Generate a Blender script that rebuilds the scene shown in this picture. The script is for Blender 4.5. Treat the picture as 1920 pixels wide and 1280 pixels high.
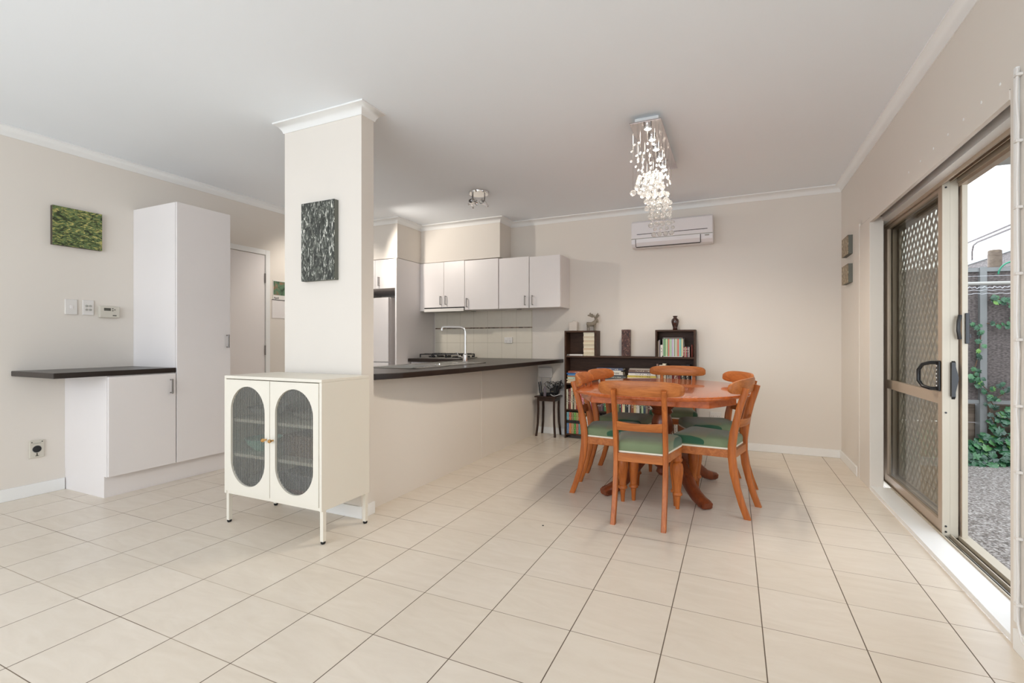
import bpy, bmesh, math, random
from mathutils import Vector, Matrix
R = math.radians
PI = math.pi
random.seed(7)
for _o in list(bpy.data.objects):
    bpy.data.objects.remove(_o)
SC = bpy.context.scene
COL = SC.collection

# ------------------------------------------------------------------ camera
CAM_H = 1.092
YAW = 0.4324
FPX = 901.0
cam_d = bpy.data.cameras.new('camera')
cam_d.sensor_width = 36.0
cam_d.lens = FPX / 1920 * 36.0
cam_d.clip_start = 0.05
cam = bpy.data.objects.new('camera', cam_d)
COL.objects.link(cam)
cam.location = (0, 0, CAM_H)
cam.rotation_euler = (R(90), 0, YAW)
SC.camera = cam

# ------------------------------------------------------------------ view
SC.view_settings.view_transform = 'Standard'
SC.view_settings.look = 'None'
SC.view_settings.gamma = 1
SC.view_settings.use_curve_mapping = False
SC.view_settings.exposure = 1.40
SC.cycles.use_denoising = True
SC.cycles.caustics_refractive = False
SC.cycles.caustics_reflective = False
SC.cycles.sample_clamp_indirect = 6
SC.cycles.max_bounces = 10
SC.cycles.diffuse_bounces = 6
SC.cycles.transparent_max_bounces = 16

# ------------------------------------------------------------------ world: bright overcast sky
W = bpy.data.worlds.new('sky')
SC.world = W
W.use_nodes = True
_bg = W.node_tree.nodes['Background']
_bg.inputs[0].default_value = (0.825, 0.905, 1.0, 1)
_bg.inputs[1].default_value = 2.1

def area(name, loc, rot, sx, sy, power, col):
    l = bpy.data.lights.new(name, 'AREA')
    l.shape = 'RECTANGLE'
    l.size = sx; l.size_y = sy
    l.energy = power
    l.color = col
    o = bpy.data.objects.new(name, l)
    COL.objects.link(o)
    o.location = loc
    o.rotation_euler = rot
    return o

def point(name, loc, power, col, rad=0.03):
    l = bpy.data.lights.new(name, 'POINT')
    l.energy = power; l.color = col; l.shadow_soft_size = rad
    o = bpy.data.objects.new(name, l)
    COL.objects.link(o)
    o.location = loc
    return o

def spot(name, loc, rot, power, col, ang, rad=0.03):
    l = bpy.data.lights.new(name, 'SPOT')
    l.energy = power; l.color = col; l.shadow_soft_size = rad
    l.spot_size = R(ang); l.spot_blend = 0.6
    o = bpy.data.objects.new(name, l)
    COL.objects.link(o)
    o.location = loc; o.rotation_euler = rot
    return o

# the sky is the daylight: it comes in through the wide rear window opening and the open sliding door.
# portals only help the sampler find those two openings; they emit nothing themselves
_p = area('portal_rear_window', (-1.9, -2.72, 1.45), (R(90), 0, 0), 4.44, 2.06, 1, (1, 1, 1))
_p.data.cycles.is_portal = True
_p = area('portal_sliding_door', (1.16, 3.45, 1.02), (0, R(90), 0), 2.05, 2.2, 1, (1, 1, 1))
_p.data.cycles.is_portal = True

# ------------------------------------------------------------------ helpers: colour and materials
def lin(c):
    out = []
    for v in c[:3]:
        v = v / 255.0
        out.append(v / 12.92 if v <= 0.04045 else ((v + 0.055) / 1.055) ** 2.4)
    return (out[0], out[1], out[2], 1.0)

class NT:
    """small helper to write node trees"""
    def __init__(s, name):
        s.m = bpy.data.materials.new(name)
        s.m.use_nodes = True
        s.t = s.m.node_tree
        s.b = s.t.nodes['Principled BSDF']
        s.out = s.t.nodes['Material Output']
    def n(s, typ, **kw):
        nd = s.t.nodes.new(typ)
        for k, v in kw.items():
            setattr(nd, k, v)
        return nd
    def l(s, a, b):
        s.t.links.new(a, b)
    def math(s, op, a, b=None, c=None):
        nd = s.n('ShaderNodeMath', operation=op)
        for i, v in enumerate((a, b, c)):
            if v is None: continue
            if isinstance(v, (int, float)): nd.inputs[i].default_value = v
            else: s.l(v, nd.inputs[i])
        return nd.outputs[0]
    def mix(s, f, a, b):
        nd = s.n('ShaderNodeMix', data_type='RGBA')
        for i, v in ((0, f), (6, a), (7, b)):
            if isinstance(v, (int, float, tuple)): nd.inputs[i].default_value = v
            else: s.l(v, nd.inputs[i])
        return nd.outputs[2]
    def coord(s, kind='Object', scale=(1, 1, 1)):
        tc = s.n('ShaderNodeTexCoord')
        mp = s.n('ShaderNodeMapping')
        mp.inputs['Scale'].default_value = scale
        s.l(tc.outputs[kind], mp.inputs[0])
        return mp.outputs[0]
    def noise(s, vec, scale, detail=3, rough=0.55, dist=0.0):
        nd = s.n('ShaderNodeTexNoise')
        nd.inputs['Scale'].default_value = scale
        nd.inputs['Detail'].default_value = detail
        nd.inputs['Roughness'].default_value = rough
        nd.inputs['Distortion'].default_value = dist
        s.l(vec, nd.inputs['Vector'])
        return nd
    def ramp(s, f, stops, interp='LINEAR'):
        nd = s.n('ShaderNodeValToRGB')
        cr = nd.color_ramp
        cr.interpolation = interp
        while len(cr.elements) < len(stops): cr.elements.new(0.5)
        for e, (p, c) in zip(cr.elements, stops):
            e.position = p; e.color = c
        s.l(f, nd.inputs[0])
        return nd.outputs[0]
    def bump(s, h, strength=0.1, dist=0.002):
        nd = s.n('ShaderNodeBump')
        nd.inputs['Strength'].default_value = strength
        nd.inputs['Distance'].default_value = dist
        s.l(h, nd.inputs['Height'])
        s.l(nd.outputs[0], s.b.inputs['Normal'])

def plain(name, c, rough=0.5, metal=0.0, var=0.03, nscale=6.0, bump=0.0, spec=0.5, coat=0.0):
    k = NT(name)
    col = lin(c)
    v = k.coord('Object')
    nz = k.noise(v, nscale, 3)
    d = tuple(max(0, x * (1 - var)) for x in col[:3]) + (1,)
    u = tuple(min(1, x * (1 + var)) for x in col[:3]) + (1,)
    k.l(k.mix(nz.outputs[0], d, u), k.b.inputs['Base Color'])
    k.b.inputs['Roughness'].default_value = rough
    k.b.inputs['Metallic'].default_value = metal
    k.b.inputs['Specular IOR Level'].default_value = spec
    k.b.inputs['Coat Weight'].default_value = coat
    if bump:
        n2 = k.noise(v, nscale * 25, 2)
        k.bump(n2.outputs[0], bump)
    return k.m

def wood(name, c1, c2, rough=0.35, axis='z', scale=14, coat=0.15, spec=0.3):
    k = NT(name)
    sc = {'x': (0.6, 6, 6), 'y': (6, 0.6, 6), 'z': (6, 6, 0.6)}[axis]
    v = k.coord('Object', sc)
    n1 = k.noise(v, scale * 0.35, 4, 0.6, 1.2)
    n2 = k.noise(v, scale * 2.5, 3, 0.6, 0.3)
    f = k.math('ADD', k.math('MULTIPLY', n1.outputs[0], 0.75), k.math('MULTIPLY', n2.outputs[0], 0.25))
    col = k.ramp(f, [(0.32, lin(c1)), (0.66, lin(c2))])
    k.l(col, k.b.inputs['Base Color'])
    k.b.inputs['Roughness'].default_value = rough
    k.b.inputs['Coat Weight'].default_value = coat
    k.b.inputs['Specular IOR Level'].default_value = spec
    k.bump(n2.outputs[0], 0.05)
    return k.m

M = {}
M['wall'] = plain('wall_paint_cream', (225, 218, 209), 0.85, var=0.012, nscale=2.0, bump=0.03, spec=0.2)
M['ceiling'] = plain('ceiling_paint', (240, 245, 250), 0.9, var=0.01, nscale=1.5, bump=0.03, spec=0.2)
M['white_trim'] = plain('white_gloss_trim', (236, 236, 234), 0.35, var=0.01)
M['laminate'] = plain('white_laminate', (232, 227, 225), 0.38, var=0.012)
M['laminate_edge'] = plain('cream_laminate_edge', (222, 216, 202), 0.45)
M['black_stone'] = plain('dark_speckled_laminate', (34, 24, 19), 0.3, var=0.3, nscale=160)
M['steel'] = plain('brushed_steel', (176, 174, 170), 0.28, 1.0, nscale=40)
M['steel_dull'] = plain('satin_handle_metal', (140, 136, 132), 0.38, 1.0)
M['chrome'] = plain('polished_chrome', (225, 225, 225), 0.06, 1.0)
M['mirror_plate'] = plain('polished_plate', (205, 198, 198), 0.12, 1.0)
M['cab_cream'] = plain('powdercoat_cream', (226, 220, 207), 0.42, var=0.012)
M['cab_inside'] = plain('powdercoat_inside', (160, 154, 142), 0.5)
M['black_plastic'] = plain('black_plastic', (22, 22, 24), 0.35)
M['black_rubber'] = plain('black_rubber', (18, 18, 18), 0.7)
M['brass'] = plain('brass_knob', (214, 170, 110), 0.25, 1.0)
M['white_plastic'] = plain('white_plastic', (224, 220, 215), 0.4, var=0.01)
M['grey_plastic'] = plain('grey_plastic', (170, 168, 160), 0.45)
M['beige_plastic'] = plain('beige_plastic', (205, 199, 186), 0.45)
M['lcd'] = plain('lcd_dark', (78, 76, 66), 0.3)
M['dark_oak'] = wood('dark_brown_veneer', (54, 36, 26), (80, 58, 44), 0.5, 'x', 10, 0.0, 0.2)
M['stool_wood'] = wood('dark_stool_wood', (40, 26, 20), (62, 42, 32), 0.35, 'z', 10)
M['chair_wood'] = wood('honey_stained_wood', (148, 76, 30), (194, 112, 52), 0.40, 'z', 12, 0.04)
M['chair_wood_x'] = wood('honey_stained_wood_crossgrain', (152, 84, 38), (196, 120, 62), 0.38, 'x', 12, 0.04)
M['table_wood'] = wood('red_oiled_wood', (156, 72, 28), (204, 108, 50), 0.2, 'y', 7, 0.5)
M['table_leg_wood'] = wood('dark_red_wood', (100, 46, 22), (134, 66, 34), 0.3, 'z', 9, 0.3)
M['piping'] = plain('white_piping', (238, 232, 214), 0.7)
M['alu'] = plain('champagne_aluminium', (186, 166, 146), 0.36, 0.35)
M['alu_light'] = plain('cream_aluminium', (188, 178, 160), 0.42, 0.1)
M['dark_gap'] = plain('dark_channel', (58, 48, 40), 0.6)
M['ac_white'] = plain('ac_white', (226, 222, 222), 0.35, var=0.01)
M['fence_rail'] = plain('fence_rail_grey', (118, 119, 117), 0.5)
M['render_white'] = plain('white_render', (226, 225, 224), 0.9, var=0.01)
M['eave_grey'] = plain('eave_lining', (150, 146, 138), 0.8)
M['stem'] = plain('vine_stem', (92, 70, 50), 0.8)
M['timber_old'] = wood('weathered_timber', (84, 72, 62), (120, 106, 92), 0.8, 'x', 8, 0)
M['cable_white'] = plain('white_cord', (190, 190, 192), 0.5)
M['green_hose'] = plain('green_hose', (20, 110, 80), 0.4)
M['carved_white'] = plain('pale_carved_stone', (206, 197, 188), 0.6, var=0.06, nscale=30, bump=0.2)
M['cardboard'] = plain('book_pages', (222, 212, 190), 0.8, var=0.06, nscale=90)

def tile_floor():
    k = NT('cream_floor_tiles')
    g = k.n('ShaderNodeNewGeometry')
    sp = k.n('ShaderNodeSeparateXYZ')
    k.l(g.outputs['Position'], sp.inputs[0])
    T = 0.33
    fx = k.math('DIVIDE', k.math('ADD', sp.outputs[0], 4.7006 * T), T)
    fy = k.math('DIVIDE', k.math('SUBTRACT', sp.outputs[1], 5.2726 * T), T)
    def dist(f):
        fr = k.math('FRACT', k.math('ADD', f, 0.5))
        return k.math('ABSOLUTE', k.math('SUBTRACT', fr, 0.5))
    dx, dy = dist(fx), dist(fy)
    lx = k.math('LESS_THAN', dx, 0.0060)
    ly = k.math('LESS_THAN', dy, 0.0048)
    cx = k.math('FLOOR', fx); cy = k.math('FLOOR', fy)
    cmb = k.n('ShaderNodeCombineXYZ')
    k.l(cx, cmb.inputs[0]); k.l(cy, cmb.inputs[1])
    wn = k.n('ShaderNodeTexWhiteNoise', noise_dimensions='3D')
    k.l(cmb.outputs[0], wn.inputs['Vector'])
    off = k.n('ShaderNodeVectorMath', operation='MULTIPLY_ADD')
    k.l(wn.outputs['Color'], off.inputs[0])
    off.inputs[1].default_value = (20, 20, 20)
    k.l(g.outputs['Position'], off.inputs[2])
    mp = k.n('ShaderNodeMapping')
    mp.inputs['Scale'].default_value = (1.5, 5.0, 1)
    mp.inputs['Rotation'].default_value = (0, 0, 0.5)
    k.l(off.outputs[0], mp.inputs[0])
    nz = k.noise(mp.outputs[0], 2.2, 5, 0.6, 1.5)
    base = k.ramp(nz.outputs[0], [(0.3, lin((215, 203, 187))), (0.55, lin((222, 211, 196))), (0.8, lin((227, 218, 205)))])
    vari = k.mix(wn.outputs['Value'], lin((216, 204, 187)), lin((224, 214, 201)))
    tile = k.mix(0.35, base, vari)
    # joints running along the room are dark and open, the cross joints are partly paler
    n2 = k.noise(g.outputs['Position'], 1.1, 2)
    gy = k.mix(k.ramp(n2.outputs[0], [(0.42, (0, 0, 0, 1)), (0.58, (1, 1, 1, 1))]), lin((112, 96, 80)), lin((176, 162, 144)))
    c = k.mix(ly, tile, gy)
    c = k.mix(lx, c, lin((98, 84, 68)))
    k.l(c, k.b.inputs['Base Color'])
    anyl = k.math('MAXIMUM', lx, ly)
    k.l(k.math('MULTIPLY_ADD', anyl, 0.45, 0.27), k.b.inputs['Roughness'])
    k.bump(k.math('SUBTRACT', 1.0, anyl), 0.3, 0.001)
    k.b.inputs['Specular IOR Level'].default_value = 0.42
    return k.m
M['floor'] = tile_floor()

def backsplash():
    k = NT('kitchen_wall_tiles')
    g = k.n('ShaderNodeNewGeometry')
    sp = k.n('ShaderNodeSeparateXYZ')
    k.l(g.outputs['Position'], sp.inputs[0])
    fx = k.math('DIVIDE', k.math('ADD', sp.outputs[0], 3.618), 0.1997)
    fr = k.math('ABSOLUTE', k.math('SUBTRACT', k.math('FRACT', k.math('ADD', fx, 0.5)), 0.5))
    lx = k.math('LESS_THAN', fr, 0.0075)
    z = sp.outputs[2]
    l1 = k.math('LESS_THAN', k.math('ABSOLUTE', k.math('SUBTRACT', z, 1.075)), 0.0016)
    band = k.math('LESS_THAN', k.math('ABSOLUTE', k.math('SUBTRACT', z, 1.263)), 0.0075)
    nz = k.noise(g.outputs['Position'], 24, 3)
    bandc = k.ramp(nz.outputs[0], [(0.4, lin((84, 66, 52))), (0.6, lin((150, 128, 108)))])
    tile = k.mix(nz.outputs[0], lin((216, 208, 192)), lin((222, 215, 200)))
    c = k.mix(k.math('MAXIMUM', lx, l1), tile, lin((178, 168, 150)))
    c = k.mix(band, c, bandc)
    k.l(c, k.b.inputs['Base Color'])
    k.b.inputs['Roughness'].default_value = 0.22
    return k.m
M['backsplash'] = backsplash()

def fabric():
    k = NT('sage_upholstery')
    tc = k.n('ShaderNodeTexCoord')
    sp = k.n('ShaderNodeSeparateXYZ')
    k.l(tc.outputs['Object'], sp.inputs[0])
    x, y, z = sp.outputs
    ax = k.math('ABSOLUTE', x)
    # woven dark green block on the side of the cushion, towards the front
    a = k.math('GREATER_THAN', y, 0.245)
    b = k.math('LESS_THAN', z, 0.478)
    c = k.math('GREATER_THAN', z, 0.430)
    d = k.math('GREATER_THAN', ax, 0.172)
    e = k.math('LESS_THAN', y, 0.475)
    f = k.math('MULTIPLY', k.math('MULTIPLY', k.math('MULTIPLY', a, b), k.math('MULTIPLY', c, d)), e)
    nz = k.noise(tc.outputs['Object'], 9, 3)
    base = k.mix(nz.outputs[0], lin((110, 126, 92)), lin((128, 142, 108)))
    # tan band painted across the top for brownish shade and wood reflection
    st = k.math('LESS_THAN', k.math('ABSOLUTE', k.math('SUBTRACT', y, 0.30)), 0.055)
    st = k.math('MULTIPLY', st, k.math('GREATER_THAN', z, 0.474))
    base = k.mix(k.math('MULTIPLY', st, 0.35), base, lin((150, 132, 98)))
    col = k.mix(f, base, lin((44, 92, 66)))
    wv = k.n('ShaderNodeTexWave')
    wv.inputs['Scale'].default_value = 160
    k.l(tc.outputs['Object'], wv.inputs['Vector'])
    k.l(col, k.b.inputs['Base Color'])
    k.b.inputs['Roughness'].default_value = 0.85
    k.b.inputs['Sheen Weight'].default_value = 0.25
    k.bump(wv.outputs[0], 0.15)
    return k.m
M['fabric'] = fabric()

def art_leaf():
    k = NT('green_textured_painting')
    v = k.coord('Object', (1, 9, 20))
    n1 = k.noise(v, 1.9, 3, 0.55, 2.2)
    n2 = k.noise(v, 2.6, 3, 0.6, 0.8)
    c = k.ramp(n1.outputs[0], [(0.36, lin((30, 34, 20))), (0.43, lin((78, 92, 46))), (0.50, lin((92, 116, 78))), (0.56, lin((134, 138, 70))), (0.65, lin((196, 184, 116)))])
    d = k.ramp(n2.outputs[0], [(0.36, (0, 0, 0, 1)), (0.46, (1, 1, 1, 1))])
    k.l(k.mix(d, lin((46, 54, 32)), c), k.b.inputs['Base Color'])
    k.bump(n2.outputs[0], 0.5, 0.004)
    k.b.inputs['Roughness'].default_value = 0.6
    return k.m
M['art_leaf'] = art_leaf()

def art_bark():
    k = NT('dark_streaked_painting')
    v = k.coord('Object', (60, 1, 16))
    n1 = k.noise(v, 1.0, 5, 0.7, 1.8)
    c = k.ramp(n1.outputs[0], [(0.38, lin((26, 26, 23))), (0.49, lin((62, 64, 58))), (0.56, lin((104, 108, 98))), (0.64, lin((238, 236, 226)))])
    k.l(c, k.b.inputs['Base Color'])
    k.bump(n1.outputs[0], 0.8, 0.006)
    k.b.inputs['Roughness'].default_value = 0.55
    return k.m
M['art_bark'] = art_bark()
M['canvas_edge'] = plain('grey_canvas_edge', (104, 106, 98), 0.7)
M['canvas_edge_brown'] = plain('brown_canvas_edge', (76, 66, 54), 0.7)

def art_small():
    k = NT('tan_textured_painting')
    v = k.coord('Object', (1, 40, 22))
    n1 = k.noise(v, 1.4, 4, 0.6, 1.0)
    c = k.ramp(n1.outputs[0], [(0.36, lin((96, 76, 54))), (0.5, lin((150, 132, 104))), (0.66, lin((206, 192, 162)))])
    k.l(c, k.b.inputs['Base Color'])
    k.bump(n1.outputs[0], 0.6, 0.004)
    return k.m
M['art_small'] = art_small()

def carved():
    k = NT('carved_dark_red_wood')
    v = k.coord('Object', (60, 60, 34))
    n1 = k.noise(v, 1.3, 4, 0.6, 1.4)
    c = k.ramp(n1.outputs[0], [(0.38, lin((30, 14, 12))), (0.55, lin((82, 42, 34))), (0.72, lin((176, 140, 120)))])
    k.l(c, k.b.inputs['Base Color'])
    k.bump(n1.outputs[0], 0.9, 0.006)
    k.b.inputs['Roughness'].default_value = 0.35
    return k.m
M['carved'] = carved()
M['vase'] = plain('glazed_brown_vase', (58, 28, 22), 0.12, var=0.5, nscale=14, coat=0.6)
M['deer'] = plain('grey_carved_wood', (132, 122, 106), 0.6, var=0.12, nscale=40)

def glass_thin(name, tint, refl=1.0, rough=0.0):
    k = NT(name)
    tr = k.n('ShaderNodeBsdfTransparent'); tr.inputs[0].default_value = tint
    gl = k.n('ShaderNodeBsdfGlossy'); gl.inputs['Roughness'].default_value = rough
    fr = k.n('ShaderNodeFresnel'); fr.inputs[0].default_value = 1.45
    mx = k.n('ShaderNodeMixShader')
    ge = k.n('ShaderNodeNewGeometry')
    k.l(k.math('MULTIPLY', k.math('MULTIPLY', fr.outputs[0], refl), k.math('SUBTRACT', 1.0, ge.outputs['Backfacing'])), mx.inputs[0])
    k.l(tr.outputs[0], mx.inputs[1]); k.l(gl.outputs[0], mx.inputs[2])
    k.l(mx.outputs[0], k.out.inputs[0])
    return k.m
M['door_glass'] = glass_thin('door_glass', (0.83, 0.83, 0.80, 1), 1.3)

def reeded():
    """fluted glass: refraction stripes painted as pale crowns and dark grooves (27 flutes across the pane)"""
    k = NT('reeded_glass')
    tc = k.n('ShaderNodeTexCoord')
    sp = k.n('ShaderNodeSeparateXYZ'); k.l(tc.outputs['Generated'], sp.inputs[0])
    ph = k.math('FRACT', k.math('MULTIPLY', sp.outputs[0], 27.0))
    w = k.math('ABSOLUTE', k.math('SUBTRACT', ph, 0.5))
    edge = k.ramp(w, [(0.25, (0, 0, 0, 1)), (0.38, (1, 1, 1, 1))])
    t2 = k.n('ShaderNodeBsdfTransparent')
    k.l(k.mix(edge, (0.97, 0.97, 0.95, 1), (0.22, 0.22, 0.20, 1)), t2.inputs[0])  # dark lines of the refraction, painted into the groove tint
    wh = k.n('ShaderNodeBsdfDiffuse')
    k.l(k.mix(edge, (0.80, 0.79, 0.74, 1), (0.03, 0.03, 0.03, 1)), wh.inputs[0])  # light streaks on the crowns, painted as pale diffuse colour
    m0 = k.n('ShaderNodeMixShader'); m0.inputs[0].default_value = 0.13
    k.l(t2.outputs[0], m0.inputs[1]); k.l(wh.outputs[0], m0.inputs[2])
    t2 = m0
    gl = k.n('ShaderNodeBsdfGlossy'); gl.inputs['Roughness'].default_value = 0.12
    fr = k.n('ShaderNodeFresnel'); fr.inputs[0].default_value = 1.5
    mx = k.n('ShaderNodeMixShader')
    ge = k.n('ShaderNodeNewGeometry')
    k.l(k.math('MULTIPLY', fr.outputs[0], k.math('SUBTRACT', 1.0, ge.outputs['Backfacing'])), mx.inputs[0])
    k.l(t2.outputs[0], mx.inputs[1]); k.l(gl.outputs[0], mx.inputs[2])
    k.l(mx.outputs[0], k.out.inputs[0])
    return k.m
M['reeded'] = reeded()

def crystal():
    k = NT('crystal_glass')
    g = k.n('ShaderNodeBsdfGlass'); g.inputs['IOR'].default_value = 1.5; g.inputs['Roughness'].default_value = 0.0
    t2 = k.n('ShaderNodeBsdfTransparent'); t2.inputs[0].default_value = (0.97, 0.97, 0.97, 1)
    d = k.n('ShaderNodeBsdfGlossy'); d.inputs['Roughness'].default_value = 0.18
    e = k.n('ShaderNodeBsdfTranslucent'); e.inputs[0].default_value = (0.95, 0.95, 0.95, 1)
    def mixs(f, a, b):
        m = k.n('ShaderNodeMixShader'); m.inputs[0].default_value = f
        k.l(a, m.inputs[1]); k.l(b, m.inputs[2]); return m.outputs[0]
    o = mixs(0.25, g.outputs[0], t2.outputs[0])
    o = mixs(0.18, o, mixs(0.5, d.outputs[0], e.outputs[0]))
    k.l(o, k.out.inputs[0])
    return k.m
M['crystal'] = crystal()

def emit(name, col, s):
    k = NT(name)
    e = k.n('ShaderNodeEmission')
    e.inputs[0].default_value = col; e.inputs[1].default_value = s
    k.l(e.outputs[0], k.out.inputs[0])
    return k.m
M['bulb'] = emit('lit_bulb', (1.0, 0.95, 0.88, 1), 8)

def patio():
    k = NT('exposed_aggregate')
    g = k.n('ShaderNodeNewGeometry')
    vo = k.n('ShaderNodeTexVoronoi'); vo.inputs['Scale'].default_value = 85
    k.l(g.outputs['Position'], vo.inputs['Vector'])
    hs = k.n('ShaderNodeSeparateColor'); k.l(vo.outputs['Color'], hs.inputs[0])
    c = k.ramp(hs.outputs[0], [(0.0, lin((64, 56, 50))), (0.35, lin((112, 102, 94))), (0.7, lin((152, 146, 140))), (1.0, lin((196, 190, 184)))])
    n = k.noise(g.outputs['Position'], 1.3, 3)
    c = k.mix(k.math('MULTIPLY', n.outputs[0], 0.5), c, lin((126, 118, 112)))
    k.l(c, k.b.inputs['Base Color'])
    k.b.inputs['Roughness'].default_value = 0.8
    k.bump(vo.outputs['Distance'], 0.5, 0.004)
    return k.m
M['patio'] = patio()

def fence_panel():
    k = NT('ribbed_grey_panel')
    v = k.coord('Object', (1, 1, 1))
    wv = k.n('ShaderNodeTexWave', bands_direction='X')
    wv.inputs['Scale'].default_value = 9; wv.inputs['Distortion'].default_value = 2.0
    wv.inputs['Detail'].default_value = 3
    k.l(v, wv.inputs['Vector'])
    n = k.noise(k.coord('Object', (20, 20, 60)), 2.0, 4)
    f = k.math('ADD', k.math('MULTIPLY', wv.outputs[0], 0.05), k.math('MULTIPLY', n.outputs[0], 0.95))
    c = k.ramp(f, [(0.35, lin((62, 55, 52))), (0.65, lin((104, 95, 91)))])
    k.l(c, k.b.inputs['Base Color'])
    k.b.inputs['Roughness'].default_value = 0.75
    k.bump(n.outputs[0], 0.4, 0.004)
    return k.m
M['fence_panel'] = fence_panel()

def leafm():
    k = NT('ivy_leaf')
    g = k.n('ShaderNodeNewGeometry')
    c = k.ramp(g.outputs['Random Per Island'], [(0.0, lin((14, 44, 28))), (0.5, lin((28, 74, 44))), (0.88, lin((58, 104, 62))), (1.0, lin((110, 150, 60)))])
    k.l(c, k.b.inputs['Base Color'])
    k.b.inputs['Roughness'].default_value = 0.32
    k.b.inputs['Subsurface Weight'].default_value = 0.0
    return k.m
M['leaf'] = leafm()

# ------------------------------------------------------------------ helpers: geometry
class MB:
    def __init__(s):
        s.bm = bmesh.new()
    def box(s, x0, x1, y0, y1, z0, z1, bev=0.0):
        x0, x1 = sorted((x0, x1)); y0, y1 = sorted((y0, y1)); z0, z1 = sorted((z0, z1))
        v = [s.bm.verts.new(p) for p in ((x0, y0, z0), (x1, y0, z0), (x1, y1, z0), (x0, y1, z0), (x0, y0, z1), (x1, y0, z1), (x1, y1, z1), (x0, y1, z1))]
        fs = [s.bm.faces.new([v[i] for i in q]) for q in ((3, 2, 1, 0), (4, 5, 6, 7), (0, 1, 5, 4), (1, 2, 6, 5), (2, 3, 7, 6), (3, 0, 4, 7))]
        if bev > 0:
            ed = {e for f in fs for e in f.edges}
            bmesh.ops.bevel(s.bm, geom=list(ed), offset=bev, segments=2, profile=0.5, affect='EDGES')
        return s
    def prism(s, pts, z0, z1, axis='z'):
        """extrude a 2-D outline; axis z: pts are (x,y); axis y: pts are (x,z); axis x: pts are (y,z)"""
        def P(p, t):
            return {'z': (p[0], p[1], t), 'y': (p[0], t, p[1]), 'x': (t, p[0], p[1])}[axis]
        a = [s.bm.verts.new(P(p, z0)) for p in pts]
        b = [s.bm.verts.new(P(p, z1)) for p in pts]
        n = len(pts)
        s.bm.faces.new(a); s.bm.faces.new(b[::-1])
        for i in range(n):
            s.bm.faces.new((a[i], b[i], b[(i + 1) % n], a[(i + 1) % n]))
        return s
    def rings(s, rings, cap=True, closed=False):
        R_ = [[s.bm.verts.new(p) for p in r] for r in rings]
        m = len(R_)
        for i in range(m if closed else m - 1):
            a, b = R_[i], R_[(i + 1) % m]
            n = len(a)
            for j in range(n):
                s.bm.faces.new((a[j], a[(j + 1) % n], b[(j + 1) % n], b[j]))
        if cap and not closed:
            s.bm.faces.new(R_[0][::-1]); s.bm.faces.new(R_[-1])
        return s
    def lathe(s, prof, c=(0, 0), seg=24, axis='z'):
        rr = []
        for r, z in prof:
            r = max(r, 0.0004)
            ring = []
            for i in range(seg):
                a = 2 * PI * i / seg
                if axis == 'z': ring.append((c[0] + r * math.cos(a), c[1] + r * math.sin(a), z))
                elif axis == 'y': ring.append((c[0] + r * math.cos(a), z, c[1] + r * math.sin(a)))
                else: ring.append((z, c[0] + r * math.cos(a), c[1] + r * math.sin(a)))
            rr.append(ring)
        return s.rings(rr)
    def tube(s, pts, r, seg=8, r1=None):
        pts = [Vector(p) for p in pts]
        n = len(pts)
        rr = []
        up = None
        for i, p in enumerate(pts):
            t = (pts[min(i + 1, n - 1)] - pts[max(i - 1, 0)])
            if t.length < 1e-9: t = Vector((0, 0, 1))
            t.normalize()
            if up is None:
                ref = Vector((0, 0, 1)) if abs(t.z) < 0.9 else Vector((1, 0, 0))
                u = t.cross(ref).normalized()
            else:
                u = (up - t * up.dot(t)).normalized()
            up = u
            w = t.cross(u)
            rad = r if r1 is None else r + (r1 - r) * i / max(1, n - 1)
            rr.append([tuple(p + u * rad * math.cos(2 * PI * k / seg) + w * rad * math.sin(2 * PI * k / seg)) for k in range(seg)])
        return s.rings(rr)
    def sweep(s, path, half, bev=0.2):
        """rectangular section swept along points; half = list of (side vector, up vector) half extents"""
        rr = []
        for p, (a, b) in zip(path, half):
            p = Vector(p); a = Vector(a); b = Vector(b)
            q = []
            for sa, sb in ((-1, -1 + bev), (-1 + bev, -1), (1 - bev, -1), (1, -1 + bev), (1, 1 - bev), (1 - bev, 1), (-1 + bev, 1), (-1, 1 - bev)):
                q.append(tuple(p + a * sa + b * sb))
            rr.append(q)
        return s.rings(rr)
    def sphere(s, c, r, u=12, v=8, sz=1.0):
        prof = []
        for i in range(v + 1):
            a = -PI / 2 + PI * i / v
            prof.append((r * math.cos(a), c[2] + r * sz * math.sin(a)))
        return s.lathe(prof, (c[0], c[1]), u)
    def build(s, name, m, parent=None, smooth=False, bevel=0.0, angle=35):
        bmesh.ops.recalc_face_normals(s.bm, faces=s.bm.faces)
        me = bpy.data.meshes.new(name)
        s.bm.to_mesh(me); s.bm.free()
        mats = m if isinstance(m, (list, tuple)) else [m]
        for q in mats: me.materials.append(q)
        if smooth:
            for p in me.polygons: p.use_smooth = True
            me.set_sharp_from_angle(angle=R(angle))
        o = bpy.data.objects.new(name, me)
        COL.objects.link(o)
        if parent is not None: o.parent = parent
        if bevel:
            b = o.modifiers.new('bevel', 'BEVEL'); b.width = bevel; b.segments = 2; b.limit_method = 'ANGLE'
        return o

def bx(name, m, d, parent=None, bevel=0.0):
    return MB().box(*d).build(name, m, parent, bevel=bevel)

def tag(o, label, cat, group=None, kind=None):
    if label: o['label'] = label
    if cat: o['category'] = cat
    if group: o['group'] = group
    if kind: o['kind'] = kind
    return o

def struct(o, label=None):
    o['kind'] = 'structure'
    if label: o['label'] = label
    return o

def thing(name, label, cat, loc=(0, 0, 0), rz=0.0, group=None):
    o = bpy.data.objects.new(name, None)
    COL.objects.link(o)
    o.location = loc; o.rotation_euler = (0, 0, rz)
    o.empty_display_size = 0.1
    return tag(o, label, cat, group)

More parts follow.
